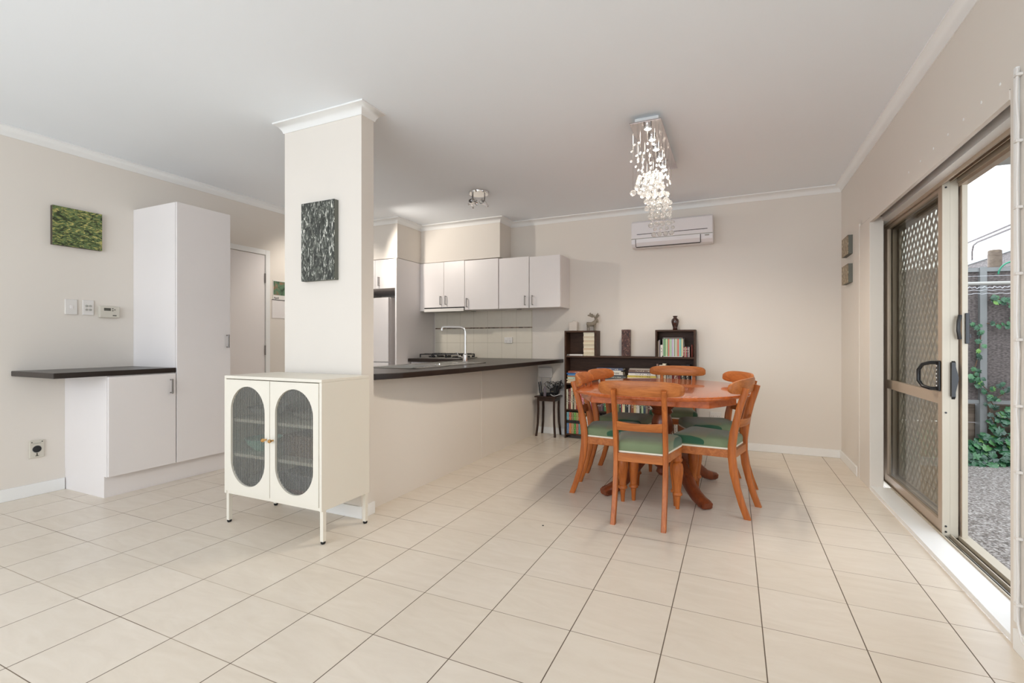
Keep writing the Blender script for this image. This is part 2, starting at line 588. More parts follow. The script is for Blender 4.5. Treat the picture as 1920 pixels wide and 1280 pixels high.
def sroot(name, label=None, loc=(0, 0, 0), rz=0):
    o = bpy.data.objects.new(name, None)
    COL.objects.link(o)
    o.location = loc; o.rotation_euler = (0, 0, rz)
    return struct(o, label)

def copy_tree(o, parent=None):
    c = o.copy(); COL.objects.link(c)
    if parent is not None: c.parent = parent
    for ch in [x for x in TREE.get(o.name, [])]:
        d = copy_tree(ch, c)
    return c

TREE = {}
def index_tree():
    TREE.clear()
    for q in COL.objects:
        if q.parent is not None:
            TREE.setdefault(q.parent.name, []).append(q)

# ================================================================== SETTING
XL, XR, YB, ZC = -4.51, 0.915, 5.38, 2.555
YR = -2.6
struct(bx('floor', M['floor'], (XL - 0.1, XR, YR - 0.1, YB + 0.1, -0.1, 0.0)), 'cream square ceramic floor tiles with dark joints')
struct(bx('ceiling', M['ceiling'], (XL - 0.1, 1.15, YR - 0.1, YB + 0.1, ZC, ZC + 0.12)), 'flat white painted ceiling')
struct(bx('wall_left', M['wall'], (XL - 0.1, XL, YR, YB, 0, ZC)))
struct(bx('wall_back', M['wall'], (XL - 0.1, 1.15, YB, YB + 0.1, 0, ZC)))
m = MB()
m.box(XR, 1.15, YR, 2.35, 0, ZC)
m.box(XR, 1.15, 4.60, YB, 0, ZC)
m.box(XR, 1.15, 4.58, 4.61, 0, 2.045)
m.box(XR, 1.15, 2.35, 4.60, 2.045, ZC)
struct(m.build('wall_right', M['wall']))
# rear wall with the wide window opening that lets in the daylight
m = MB()
m.box(XL, XR, YR - 0.1, YR, 0, 0.42)
m.box(XL, XR, YR - 0.1, YR, 2.48, ZC)
m.box(XL, -4.12, YR - 0.1, YR, 0.42, 2.48)
m.box(0.32, XR, YR - 0.1, YR, 0.42, 2.48)
struct(m.build('wall_rear', M['wall']))
# pillar, half wall, kitchen bulkheads
struct(bx('wall_pillar', M['wall'], (-2.755, -2.088, 2.305, 2.415, 0, ZC)), 'cream square pillar beside the kitchen bench')
struct(bx('wall_peninsula', M['wall'], (-2.27, -2.14, 2.415, YB, 0, 0.845)), 'low cream half wall under the kitchen bench')
m = MB()
m.box(-3.62, -2.50, 5.075, YB, 2.085, ZC)
m.box(XL, -3.62, 4.60, YB, 2.085, ZC)
struct(m.build('wall_bulkhead', M['wall']), 'cream bulkhead above the kitchen cupboards')
struct(bx('wall_tiles', M['backsplash'], (-3.60, -2.213, YB - 0.008, YB, 0.885, 1.48)), 'cream wall tiles behind the cooktop with brown band')

# cornices: cove profile swept along closed or open loops (kept on the room side)
def cornice(name, path, closed=False, w=0.055, h=0.062):
    """path: 2-D points, room side on the LEFT of the direction of travel"""
    prof = [(0, 0.0), (0.006, 0.0), (0.010, 0.012), (0.018, 0.026), (0.031, 0.040), (0.046, 0.050), (w, 0.053), (w, h), (0, h)]
    n = len(path)
    rr = []
    for i in range(n):
        p = Vector((path[i][0], path[i][1]))
        def nrm(a, b):
            d = (Vector(b) - Vector(a)).normalized()
            return Vector((-d.y, d.x))
        ns = []
        if closed or i > 0: ns.append(nrm(path[i - 1], path[i]))
        if closed or i < n - 1: ns.append(nrm(path[i], path[(i + 1) % n]))
        if len(ns) == 2:
            k = ns[0] + ns[1]
            k = k / max(0.2, k.dot(ns[0]))
        else: k = ns[0]
        rr.append([(p.x + k.x * a, p.y + k.y * a, ZC - h + b) for a, b in prof])
    o = MB().rings(rr, cap=not closed, closed=closed).build(name, M['white_trim'], smooth=True, angle=50)
    return struct(o)
cornice('trim_1', [(XR, YR), (XR, YB), (-2.50, YB), (-2.50, 5.075), (-3.62, 5.075), (-3.62, 4.60), (XL, 4.60), (XL, YR)])
cornice('trim_2', [(-2.755, 2.305), (-2.755, 2.415), (-2.088, 2.415), (-2.088, 2.305)], closed=True)

def board(name, a, b, h=0.07, t=0.014, nx=0, ny=0):
    x0, y0 = a; x1, y1 = b
    d = (min(x0, x1, x0 + nx * t, x1 + nx * t), max(x0, x1, x0 + nx * t, x1 + nx * t), min(y0, y1, y0 + ny * t, y1 + ny * t), max(y0, y1, y0 + ny * t, y1 + ny * t), 0, h)
    return struct(bx(name, M['white_trim'], d, bevel=0.003))
board('baseboard_left', (XL, YR), (XL, 1.845), 0.085, nx=1)
board('baseboard_back', (-2.14, YB), (XR, YB), 0.075, ny=-1)
board('baseboard_right', (XR, 4.70), (XR, YB - 0.014), 0.075, nx=-1)
board('baseboard_right_near', (XR, YR), (XR, 2.30), 0.075, nx=-1)
m = MB()
m.box(-2.769, -2.074, 2.291, 2.305, 0, 0.075)
m.box(-2.088, -2.074, 2.305, 2.415, 0, 0.075)
m.box(-2.769, -2.755, 2.305, 2.415, 0, 0.075)
struct(m.build('baseboard_pillar', M['white_trim'], bevel=0.003))
# joint strip on the half wall face
struct(bx('trim_3', M['wall'], (-2.1405, -2.137, 3.96, 3.975, 0.0, 0.845)))

# ---- interior door on the left wall
d1 = sroot('door_1', 'white flush interior door in white frame')
bx('door_panel', M['laminate'], (XL, XL + 0.012, 2.70, 3.514, 0.01, 2.0), d1)
m = MB()
m.box(XL, XL + 0.022, 3.520, 3.572, 0, 2.058)
m.box(XL, XL + 0.022, 2.642, 2.694, 0, 2.058)
m.box(XL, XL + 0.022, 2.694, 3.520, 2.006, 2.058)
m.build('door_frame', M['white_trim'], d1, bevel=0.003)
for z in (1.76, 1.00):
    MB().lathe([(0.007, z - 0.05), (0.007, z + 0.05)], (XL + 0.019, 3.515), 10).build('hinge', M['steel_dull'], d1)

# ---- sliding glass door in the right wall
d2 = sroot('door_2', 'sliding glass door with diamond security screen, half open')
Y0, Y1 = 2.35, 4.60          # opening
# timber sill, boxed return at the far end, plaster edge
bx('sill_board', M['white_trim'], (XR, 1.035, Y0, 4.33, 0.0, 0.026), d2, bevel=0.002)
bx('jamb_return', M['wall'], (XR - 0.004, 0.995, 4.33, 4.64, 0.0, 2.0085), d2, bevel=0.002)
bx('architrave_strip', M['wall'], (XR - 0.008, XR, 4.64, 4.70, 0.0, 2.03), d2)
m = MB()                      # head: fascia strip, dark curtain-track recess, light board, aluminium head
m.box(XR - 0.004, XR + 0.018, Y0, 4.33, 1.972, 2.0085)
m.box(XR, XR + 0.018, Y0, 4.58, 2.0118, 2.0449)
m.build('head_fascia', M['wall'], d2)
bx('head_groove', M['dark_gap'], (XR - 0.0005, XR + 0.012, Y0, 4.58, 2.0085, 2.0118), d2)
m = MB()
m.box(XR + 0.018, 0.985, Y0, 4.60, 2.028, 2.045)
m.box(XR + 0.030, XR + 0.034, Y0, 4.62, 2.000, 2.030)
m.build('track_recess', M['dark_gap'], d2)
bx('head_board', M['white_trim'], (0.985, 1.035, Y0, 4.62, 1.974, 2.040), d2)
m = MB()
m.box(1.035, 1.045, Y0, 4.60, 1.955, 2.045)
m.box(1.078, 1.084, Y0, 4.60, 1.968, 2.045)
m.box(1.115, 1.150, Y0, 4.60, 1.940, 2.045)
m.build('head_frame', M['alu'], d2)
bx('head_frame_light', M['alu_light'], (1.108, 1.116, Y0, 4.60, 1.958, 1.985), d2)
m = MB()
m.box(1.045, 1.115, Y0, 4.60, 2.03, 2.045)
m.build('head_channel', M['dark_gap'], d2)
m = MB()                      # floor track
m.box(1.035, 1.042, Y0, 4.60, 0.0, 0.034)
m.box(1.078, 1.083, Y0, 4.60, 0.0, 0.034)
m.box(1.115, 1.165, Y0, 4.60, -0.02, 0.030)
m.build('floor_track', M['alu_light'], d2)
bx('track_channel', M['dark_gap'], (1.042, 1.115, Y0, 4.60, 0.0, 0.010), d2)
bx('track_runner', M['steel'], (1.058, 1.062, Y0, 4.60, 0.010, 0.024), d2)
m = MB()
m.box(1.035, 1.15, 4.56, 4.60, 0, 2.0)
m.build('far_jamb', M['alu'], d2)
m = MB()
m.box(1.035, 1.15, Y0, Y0 + 0.03, 0, 2.0)
m.build('near_jamb', M['alu'], d2)

def leaf(name, x0, x1, ya, yb, zb, zt, st=0.062, mid=True, mat='alu', bottom=0.075):
    """a framed door leaf: two stiles, rails"""
    ms = M[mat]
    f = bx(name, ms, (x0, x1, ya, ya + st, zb, zt), d2, bevel=0.003)
    m = MB()
    m.box(x0 + 0.002, x1 - 0.002, yb - st, yb, zb, zt)
    m.box(x0 + 0.002, x1 - 0.002, ya + st, yb - st, zb, zb + bottom)
    m.box(x0 + 0.002, x1 - 0.002, ya + st, yb - st, zt - 0.06, zt)
    if mid: m.box(x0 + 0.001, x1 - 0.001, ya + st, yb - st, 0.742, 0.806)
    m.build(name + '_rails', ms, f)
    return f
s1 = leaf('sliding_leaf', 1.047, 1.076, 3.412, 4.53, 0.016, 1.995)
bx('glass_pane', M['door_glass'], (1.060, 1.064, 3.46, 4.48, 0.08, 1.95), s1)
bx('stile_edge', M['alu_light'], (1.045, 1.078, 3.404, 3.412, 0.016, 1.995), s1)
for z in (1.94, 0.70, 0.075, 0.045):
    MB().lathe([(0.005, 3.4035), (0.005, 3.400)], (1.060, z), 10, 'y').build('screw', M['black_plastic'], s1)
s2 = leaf('fixed_leaf', 1.084, 1.113, 3.412, 4.55, 0.016, 1.995, mid=False)
bx('fixed_stile_edge', M['alu_light'], (1.079, 1.114, 3.406, 3.412, 0.016, 1.995), s2)
bx('fixed_glass_pane', M['door_glass'], (1.097, 1.101, 3.46, 4.50, 0.08, 1.95), s2)
s3 = leaf('screen_leaf', 1.122, 1.146, 3.390, 4.53, 0.02, 1.97, st=0.05, mid=False)
bx('screen_stile_edge', M['alu_light'], (1.123, 1.147, 3.384, 3.390, 0.02, 1.97), s3)
# diamond mesh of the security screen
m = MB()
ya, yb, za, zb = 3.43, 4.49, 0.09, 1.915
pw, ph = 0.072, 0.092
def clipseg(y, z, dy, dz):
    """clip a line to the mesh rectangle"""
    t0, t1 = -1e9, 1e9
    for p, d, lo, hi in ((y, dy, ya, yb), (z, dz, za, zb)):
        a, b = (lo - p) / d, (hi - p) / d
        if a > b: a, b = b, a
        t0, t1 = max(t0, a), min(t1, b)
    return (t0, t1) if t1 > t0 else None
n = int((yb - ya) / pw) + int((zb - za) / ph) + 2
for sgn in (1, -1):
    for i in range(-n, n):
        y = ya + i * pw if sgn > 0 else ya + i * pw
        seg = clipseg(y, za + 1e-6, pw * sgn, ph)
        if not seg: continue
        a = Vector((1.134 + 0.002 * sgn, y + seg[0] * pw * sgn, za + seg[0] * ph))
        b = Vector((1.134 + 0.002 * sgn, y + seg[1] * pw * sgn, za + seg[1] * ph))
        if (b - a).length > 0.02: m.tube([a, b], 0.0058, 4)
m.build('diamond_mesh', M['alu'], s3)
# handles and lock
h = MB()
h.box(1.036, 1.046, 3.425, 3.470, 0.815, 0.985)
h.build('handle_plate', M['black_plastic'], s1, bevel=0.004)
h = MB()
h.tube([(1.042, 3.475, 0.972), (1.015, 3.480, 0.972), (0.990, 3.510, 0.962), (0.978, 3.535, 0.93), (0.978, 3.535, 0.865), (0.990, 3.510, 0.836), (1.015, 3.480, 0.826), (1.042, 3.475, 0.826)], 0.010, 8)
h.build('pull_handle', M['black_plastic'], s1, smooth=True)
h = MB()
for i in range(6):
    h.sphere((1.034, 3.447, 0.845 + i * 0.022), 0.0055, 8, 6)
h.build('handle_screws', M['chrome'], s1)
h = MB()
h.prism([(3.395, 0.79), (3.406, 0.775), (3.406, 0.985), (3.395, 0.975)], 1.085, 1.100, 'x')
h.prism([(1.080, 0.978), (1.092, 0.978), (1.110, 0.895), (1.108, 0.875), (1.092, 0.790), (1.080, 0.790)], 3.385, 3.406, 'y')
h.build('outer_pull', M['black_plastic'], s2)
h = MB()
h.box(1.134, 1.150, 3.372, 3.392, 1.08, 1.245)
h.box(1.150, 1.160, 3.378, 3.390, 1.11, 1.13)
h.box(1.150, 1.160, 3.378, 3.390, 1.19, 1.21)
h.build('screen_lock', M['black_plastic'], s3, bevel=0.002)
h = MB()
h.tube([(1.114, 3.384, 1.235), (1.106, 3.378, 1.20), (1.104, 3.376, 1.15), (1.112, 3.384, 1.105)], 0.009, 8)
h.build('lever_latch', M['black_plastic'], s3, smooth=True)

# ================================================================== OUTSIDE
struct(bx('ground_patio', M['patio'], (1.15, 3.9, -1.5, 9.0, -0.30, -0.10)), 'grey exposed aggregate concrete outside the door')
struct(bx('roof_eave', M['eave_grey'], (1.15, 1.95, 0.5, 4.62, 2.36, 2.46)), 'grey eave lining over the patio')
struct(bx('wall_outside', M['render_white'], (1.15, 1.20, YB - 0.2, 6.6, -0.1, 2.6)))
# neighbouring building, boundary to the right
nb = thing('neighbouring_house', 'white rendered house wall rising behind the grey fence', 'house', (0, 0, 0))
bx('house_wall', M['render_white'], (3.9, 4.1, -1.5, 16.0, -0.3, 6.5), nb)
w = MB()
w.box(3.86, 3.90, 8.0, 10.15, 3.62, 5.0)
wf = w.build('window', M['white_trim'], nb)
bx('window_glass', plain('pale_window_glass', (120, 132, 142), 0.1), (3.855, 3.862, 8.1, 10.02, 3.68, 4.9), wf)
bx('window_sill', M['render_white'], (3.80, 3.90, 7.95, 10.25, 3.54, 3.62), nb)
w = MB()
w.tube([(3.87, 6.0, 2.89), (3.87, 14.0, 2.89)], 0.014, 6)
w.tube([(3.87, 6.0, 2.83), (3.87, 11.05, 2.83), (3.87, 11.20, 2.80), (3.87, 11.25, 2.70), (3.87, 11.25, 2.1)], 0.014, 6)
w.build('wall_conduits', M['fence_panel'], nb, smooth=True)

FR = math.atan2(.187, .982)
fe = thing('garden_fence', 'grey ribbed panel fence with pale rails facing the door', 'fence', (2.3, 6.3, 0), FR)
bx('fence_panels', M['fence_panel'], (-1.32, 1.58, 0.02, 0.045, 0.47, 1.83), fe)
bx('top_rail', M['fence_rail'], (-1.32, 1.58, 0.0, 0.05, 1.785, 1.825), fe)
bx('bottom_rail', M['fence_rail'], (-1.32, 1.58, 0.0, 0.05, 0.475, 0.510), fe)
for xx in (-0.086, -1.25, 1.2):
    bx('fence_post', M['fence_rail'], (xx, xx + 0.058, -0.012, 0.06, -0.1, 1.83), fe)
m = MB()
for i in range(3):
    m.box(-1.32, 1.58, 0.075, 0.11, -0.1 + i * 0.19, 0.08 + i * 0.19)
m.build('timber_sleepers', M['timber_old'], fe)
sf = thing('side_fence', 'grey fence behind, its top edge sloping away in perspective', 'fence')
bx('side_fence_panels', M['fence_panel'], (2.76, 2.79, 6.60, 12.0, 0.0, 2.09), sf)
bx('side_fence_cap', M['fence_rail'], (2.74, 2.81, 6.60, 12.0, 2.08, 2.12), sf)
o = MB().lathe([(0.055, -0.1), (0.055, 2.02), (0.045, 2.03)], (2.43, 6.55), 12).build('timber_post', M['timber_old'], smooth=True)
tag(o, 'round weathered timber post poking up behind the grey fence', 'post')
cl = thing('clothesline', 'white clothesline bar with cords hanging before the grey fence', 'clothesline', (2.3, 6.3, 0), FR)
MB().tube([(-1.28, -0.18, 1.650), (0.7, -0.18, 1.650)], 0.017, 8).build('bar', plain('grey_white_bar', (150, 147, 140), 0.5), cl, smooth=True)
for k in range(3):
    z = 1.615 - 0.035 * k
    pts = [(-1.28 + i * 0.02, -0.20 - 0.03 * k + 0.006 * math.sin(i * 1.9), z - 0.004 * math.cos(i * 1.3) - (0.012 if k == 0 and i % 2 else 0)) for i in range(100)]
    MB().tube(pts, 0.0022 if k else 0.0035, 5).build('cord', M['cable_white'], cl)
MB().tube([(-1.28, -0.06, 1.735), (0.7, -0.06, 1.735)], 0.0016, 5).build('cord', M['cable_white'], cl)
MB().box(-1.29, -1.26, -0.26, 0.03, 1.52, 1.75).build('bracket', M['fence_rail'], cl)
o = MB().tube([(2.47 + 0.12 * math.cos(a), 6.26, 1.75 + 0.12 * math.sin(a)) for a in [PI * (0.5 + 0.05 * i) for i in range(11)]], 0.008, 8).build('garden_hose', M['green_hose'], smooth=True)
tag(o, 'loop of green garden hose over the fence rail', 'hose')

# ivy: leaves as small five-pointed blades
def leafpoly(m, c, n, size, spin):
    n = n.normalized()
    ref = Vector((0, 0, 1)) if abs(n.z) < 0.95 else Vector((1, 0, 0))
    u = n.cross(ref).normalized(); v = n.cross(u)
    shape = [(0, -0.45), (0.36, -0.5), (0.55, -0.12), (0.42, 0.08), (0.50, 0.38), (0.2, 0.34), (0, 0.68), (-0.2, 0.34), (-0.50, 0.38), (-0.42, 0.08), (-0.55, -0.12), (-0.36, -0.5)]
    cs, sn = math.cos(spin), math.sin(spin)
    vs = []
    mid = m.bm.verts.new(c + n * size * 0.10)
    for a, b in shape:
        x, y = a * cs - b * sn, a * sn + b * cs
        vs.append(m.bm.verts.new(c + (u * x + v * y) * size))
    for i in range(len(vs)):
        m.bm.faces.new((mid, vs[i], vs[(i + 1) % len(vs)]))
rnd = random.Random(3)
fdir = Vector((.982, .187, 0)); fn = Vector((.187, -.982, 0))
def fpt(t, d, z): return Vector((2.3, 6.3, 0)) + fdir * t + fn * d + Vector((0, 0, z))
m = MB()
for i in range(620):
    t = rnd.uniform(-1.1, 0.62)
    hmax = 0.24 + 0.24 * max(0, min(1, (t + 0.18) * 4)) + 0.05 * math.sin(t * 9)
    z = -0.10 + hmax * rnd.random() ** 1.2
    d = 0.03 + 0.20 * (1 - (z + 0.1) / max(hmax, 0.1)) * rnd.uniform(0.5, 1.1)
    nn = Vector((fn.x * 0.9 + rnd.uniform(-.5, .5), fn.y * 0.9 + rnd.uniform(-.3, .3), 0.7 + rnd.uniform(-.3, .5)))
    leafpoly(m, fpt(t, d, z), nn, rnd.uniform(0.045, 0.085), rnd.uniform(0, 6.28))
tag(m.build('ivy_foliage', M['leaf']), 'green ivy leaves massed along the foot of the fence', 'ivy', kind='stuff')
def vine(name, pts, label, sz, n):
    root = thing(name, label, 'vine')
    pts = [fpt(*p) for p in pts]
    MB().tube(pts, 0.0045, 5).build('stem', M['stem'], root, smooth=True)
    m = MB()
    for i in range(n):
        f = (i + rnd.random()) / n * (len(pts) - 1)
        k = min(int(f), len(pts) - 2)
        p = pts[k].lerp(pts[k + 1], f - k)
        c = p + fdir * rnd.uniform(-.03, .03) + fn * rnd.uniform(0.005, .03) + Vector((0, 0, rnd.uniform(-.025, .025)))
        leafpoly(m, c, fn + Vector((rnd.uniform(-.4, .4), 0, rnd.uniform(-.1, .6))), rnd.uniform(sz * .7, sz), rnd.uniform(0, 6.28))
    tag(m.build('leaves', M['leaf'], root), None, None, kind='stuff')
vine('climbing_vine', [(-.19, .03, 1.28), (-.12, .03, 1.23), (-.09, .03, 1.15), (-.11, .03, .95), (-.15, .03, .80), (-.10, .04, .68), (-.03, .04, .60), (.06, .03, .68), (.12, .03, .60), (-.05, .05, .48), (.0, .06, .3)], 'ivy vine climbing up beside the fence post', 0.05, 34)
vine('climbing_vine', [(.17, .03, 1.20), (.10, .03, 1.26), (-.04, .03, 1.27)], 'short ivy runner on the right fence panel', 0.05, 8)
vine('climbing_vine', [(.16, .03, 1.30), (.17, .03, 1.42), (.08, .03, 1.49), (-.02, .03, 1.50), (.17, .03, 1.51)], 'ivy runner hanging just below the clothesline', 0.06, 14)
vine('climbing_vine', [(-.19, .03, .74), (-.13, .03, .70), (-.05, .03, .58), (.02, .03, .45)], 'ivy shoot crossing the bottom fence rail', 0.055, 12)

# ================================================================== KITCHEN
def handle_bar(m, axis, p0, p1, out):
    """slim D handle: two posts and a bar. out = offset vector"""
    a, b = Vector(p0), Vector(p1)
    o = Vector(out)
    m.tube([a, a + o * 0.9, a + o], 0.0045, 6)
    m.tube([b, b + o * 0.9, b + o], 0.0045, 6)
    d = (b - a).normalized() * 0.006
    m.tube([a + o - d, b + o + d], 0.0065, 8)
    return m

# back counter and peninsula worktop are one continuous dark L
m = MB()
m.prism([(-2.088, 2.417), (-2.055, 2.50), (-2.015, 2.62), (-1.925, 3.20), (-1.87, 4.25), (-1.815, YB - 0.001), (-3.618, YB - 0.001), (-3.618, 4.80), (-2.74, 4.80), (-2.74, 2.417)], 0.845, 0.885)
wt = m.build('kitchen_worktop', M['black_stone'], bevel=0.004)
tag(wt, 'dark speckled L-shaped kitchen worktop with rounded black edge', 'worktop')

# base cupboards under the back counter
b = thing('base_cupboard', 'white base cupboards under the cooktop counter', 'cupboard')
bx('body', M['laminate'], (-3.612, -2.76, 4.86, YB - 0.01, 0.10, 0.844), b)
for x0, x1 in ((-3.60, -3.20), (-3.19, -2.78)):
    dr = bx('drawer', M['laminate'], (x0, x1, 4.842, 4.86, 0.665, 0.835), b, bevel=0.002)
    handle_bar(MB(), 'x', ((x0 + x1) / 2 - .05, 4.842, 0.75), ((x0 + x1) / 2 + .05, 4.842, 0.75), (0, -0.028, 0)).build('handle', M['steel_dull'], dr, smooth=True)
    dr = bx('door', M['laminate'], (x0, x1, 4.842, 4.86, 0.11, 0.655), b, bevel=0.002)
bx('kickboard', M['laminate'], (-3.612, -2.76, 4.90, 4.915, 0.0, 0.10), b)
b = thing('base_cupboard', 'white base cupboards behind the half wall below the sink', 'cupboard')
bx('body', M['laminate'], (-2.70, -2.274, 2.44, 4.78, 0.10, 0.844), b)
bx('kickboard', M['laminate'], (-2.66, -2.63, 2.44, 4.78, 0.0, 0.10), b)

# cooktop
ct = thing('gas_cooktop', 'black gas cooktop with cast trivets on the back counter', 'cooktop')
bx('hob_plate', M['steel'], (-3.53, -2.93, 4.87, 5.31, 0.885, 0.897), ct, bevel=0.003)
for i, (x, y) in enumerate(((-3.40, 5.00), (-3.40, 5.20), (-3.06, 5.00), (-3.06, 5.20), (-3.23, 5.10))):
    MB().lathe([(0.04, 0.897), (0.045, 0.905), (0.035, 0.915), (0.0, 0.917)], (x, y), 14).build('burner', M['black_plastic'], ct, smooth=True)
for x0 in (-3.505, -3.31, -3.13):
    m = MB()
    x1 = x0 + 0.17
    for y in (4.90, 5.09, 5.28):
        m.tube([(x0, y, 0.935), (x1, y, 0.935)], 0.007, 6)
    for x in (x0, x1):
        m.tube([(x, 4.90, 0.935), (x, 5.28, 0.935)], 0.007, 6)
        for y in (4.90, 5.28): m.tube([(x, y, 0.897), (x, y, 0.938)], 0.008, 6)
    for y in (5.0, 5.2):
        for k in range(4):
            a = PI / 4 + k * PI / 2
            m.tube([((x0 + x1) / 2 + .02 * math.cos(a), y + .02 * math.sin(a), 0.940), ((x0 + x1) / 2 + .08 * math.cos(a), y + .08 * math.sin(a), 0.940)], 0.006, 6)
    m.build('trivet', M['black_plastic'], ct)
for k in range(4):
    MB().lathe([(0.016, 0.897), (0.014, 0.918), (0.0, 0.919)], (-2.955, 4.94 + k * 0.1), 10).build('knob', M['black_plastic'], ct, smooth=True)

# sink and drainer
sk = thing('kitchen_sink', 'stainless steel sink with drainer set in the dark worktop', 'sink')
m = MB()
x0, x1, y0, y1, z = -2.64, -2.17, 2.98, 4.10, 0.885
m.box(x0, x1, y0, y0 + 0.03, z, z + 0.006); m.box(x0, x1, y1 - 0.03, y1, z, z + 0.006)
m.box(x0, x0 + 0.05, y0, y1, z, z + 0.006); m.box(x1 - 0.05, x1, y0, y1, z, z + 0.006)
m.box(x0, x1, 3.42, 3.47, z, z + 0.006); m.box(x0, x1, 3.78, 3.82, z, z + 0.006)
m.build('rim', M['steel'], sk, bevel=0.002)
m = MB()
m.box(x0 + .05, x1 - .05, y0 + .03, 3.42, z, z + 0.003)
for i in range(8):
    yy = y0 + .07 + i * 0.045
    m.tube([(x0 + .08, yy, z + .004), (x1 - .08, yy, z + .004)], 0.004, 6)
m.build('drainer', M['steel'], sk)
for ya, yb in ((3.47, 3.78), (3.82, 4.07)):
    bx('bowl', M['steel'], (x0 + .05, x1 - .05, ya, yb, z, z + 0.0015), sk)
    MB().lathe([(0.04, z + .0015), (0.038, z + .006), (0.0, z + .004)], ((x0 + x1) / 2, (ya + yb) / 2), 14).build('waste', M['chrome'], sk, smooth=True)

tp = thing('mixer_tap', 'tall chrome gooseneck mixer tap behind the sink', 'tap', (-2.305, 3.94, 0.891))
m = MB()
m.lathe([(0.030, 0.0), (0.030, 0.01), (0.024, 0.016), (0.024, 0.075), (0.016, 0.085)], (0, 0), 18)
m.build('base', M['chrome'], tp, smooth=True)
pts = [(0, 0, 0.08), (0, 0, 0.27)] + [(-0.045 + 0.045 * math.cos(a), -0.03 + 0.03 * math.cos(a), 0.29 + 0.045 * math.sin(a)) for a in [i * PI / 12 for i in range(7)]] + [(-0.16, -0.11, 0.337), (-0.175, -0.12, 0.333), (-0.18, -0.124, 0.318), (-0.18, -0.124, 0.305)]
MB().tube(pts, 0.0115, 12).build('spout', M['chrome'], tp, smooth=True)
MB().tube([(-0.02, -0.012, 0.05), (-0.055, -0.03, 0.062), (-0.07, -0.04, 0.10)], 0.006, 8).build('lever', M['chrome'], tp, smooth=True)

# overhead cupboards
def overhead(name, label, x0, x1, z0, z1, splits, hx, yf=5.05, yb=YB - 0.001, group=None):
    t = thing(name, label, 'cupboard', group=group)
    bx('body', M['laminate'], (x0, x1, yf + 0.018, yb, z0, z1), t)
    xs = [x0] + splits + [x1]
    for i in range(len(xs) - 1):
        d = bx('door', M['laminate'], (xs[i] + 0.002, xs[i + 1] - 0.002, yf, yf + 0.017, z0, z1), t, bevel=0.0015)
        hz = z0 + 0.035
        handle_bar(MB(), 'z', (hx[i], yf, hz), (hx[i], yf, hz + 0.098), (0, -0.028, 0)).build('handle', M['steel_dull'], d, smooth=True)
    return t
bx('filler', M['laminate'], (-3.618, -3.556, 5.055, 5.075, 1.475, 2.075)).name = 'filler_panel'
tag(bpy.data.objects['filler_panel'], 'narrow white filler panel between tall panel and first overhead cupboard', 'panel')
overhead('overhead_cupboard', 'white two-door overhead cupboard above the slide-out rangehood', -3.555, -2.965, 1.515, 2.075, [-3.262], [-3.30, -3.225])
overhead('overhead_cupboard', 'white single-door overhead cupboard right of the rangehood, handle at its left', -2.963, -2.508, 1.475, 2.07, [], [-2.925])
overhead('overhead_cupboard', 'white overhead cupboard over the tiled wall, handle at its right edge', -2.500, -2.118, 1.475, 2.062, [], [-2.162])
overhead('overhead_cupboard', 'end overhead cupboard with exposed side panel, last before the bare wall', -2.113, -1.742, 1.475, 2.055, [], [-2.072])
rh = thing('rangehood', 'slim slide-out rangehood with pale front under overhead cupboard', 'rangehood')
bx('slide_front', M['white_plastic'], (-3.545, -2.970, 5.035, 5.05, 1.462, 1.500), rh, bevel=0.002)
bx('body', M['grey_plastic'], (-3.545, -2.970, 5.05, 5.34, 1.468, 1.510), rh)
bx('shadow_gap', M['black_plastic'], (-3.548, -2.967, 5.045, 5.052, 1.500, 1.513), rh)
dl = MB().lathe([(0.03, 1.475), (0.03, 1.468), (0.024, 1.465), (0.0, 1.465)], (-2.29, 5.16), 14).build('puck_light', M['steel_dull'], smooth=True)
tag(dl, 'small round puck light under the overhead cupboards', 'light')

# fridge recess
tag(bx('tall_side_panel', M['laminate'], (-3.640, -3.620, 4.585, YB - 0.001, 0.0, 2.08)), 'tall pale grey-white end panel beside the fridge', 'panel')
overhead('fridge_cupboard', 'white overhead cupboard above the fridge', -4.50, -3.645, 1.73, 2.078, [-3.955], [-3.985, -3.885], yf=4.60)
fr = thing('fridge', 'white fridge standing in the recess beside the tall panel', 'fridge')
bx('body', M['laminate'], (-4.44, -3.80, 4.70, 5.32, 0.03, 1.63), fr, bevel=0.006)
bx('freezer_door', M['laminate'], (-4.44, -3.80, 4.655, 4.695, 0.845, 1.628), fr, bevel=0.006)
bx('fridge_door', M['laminate'], (-4.44, -3.80, 4.655, 4.695, 0.05, 0.835), fr, bevel=0.006)

# power outlets
def outlet(name, label, x, z, w=0.11, h=0.072, y=YB - 0.008, par=None):
    t = thing(name, label, 'power outlet')
    bx('plate', M['white_plastic'], (x - w / 2, x + w / 2, y - 0.012, y, z - h / 2, z + h / 2), t, bevel=0.003)
    for s in (-1, 1):
        m = MB()
        m.box(x + s * w * .25 - .010, x + s * w * .25 - .006, y - 0.0135, y - 0.012, z - .014, z - .002)
        m.box(x + s * w * .25 + .006, x + s * w * .25 + .010, y - 0.0135, y - 0.012, z - .014, z - .002)
        m.box(x + s * w * .25 - .002, x + s * w * .25 + .002, y - 0.0135, y - 0.012, z - .028, z - .018)
        m.build('socket', M['grey_plastic'], t)
        bx('switch', M['white_plastic'], (x + s * .012 - .005, x + s * .012 + .005, y - 0.016, y - 0.012, z + .008, z + .024), t)
outlet('power_outlet', 'white double power outlet on the tiled kitchen wall', -2.525, 1.108)
outlet('power_outlet', 'white double power outlet low on the back wall right of the bookcase', -0.17, 0.33, y=YB)

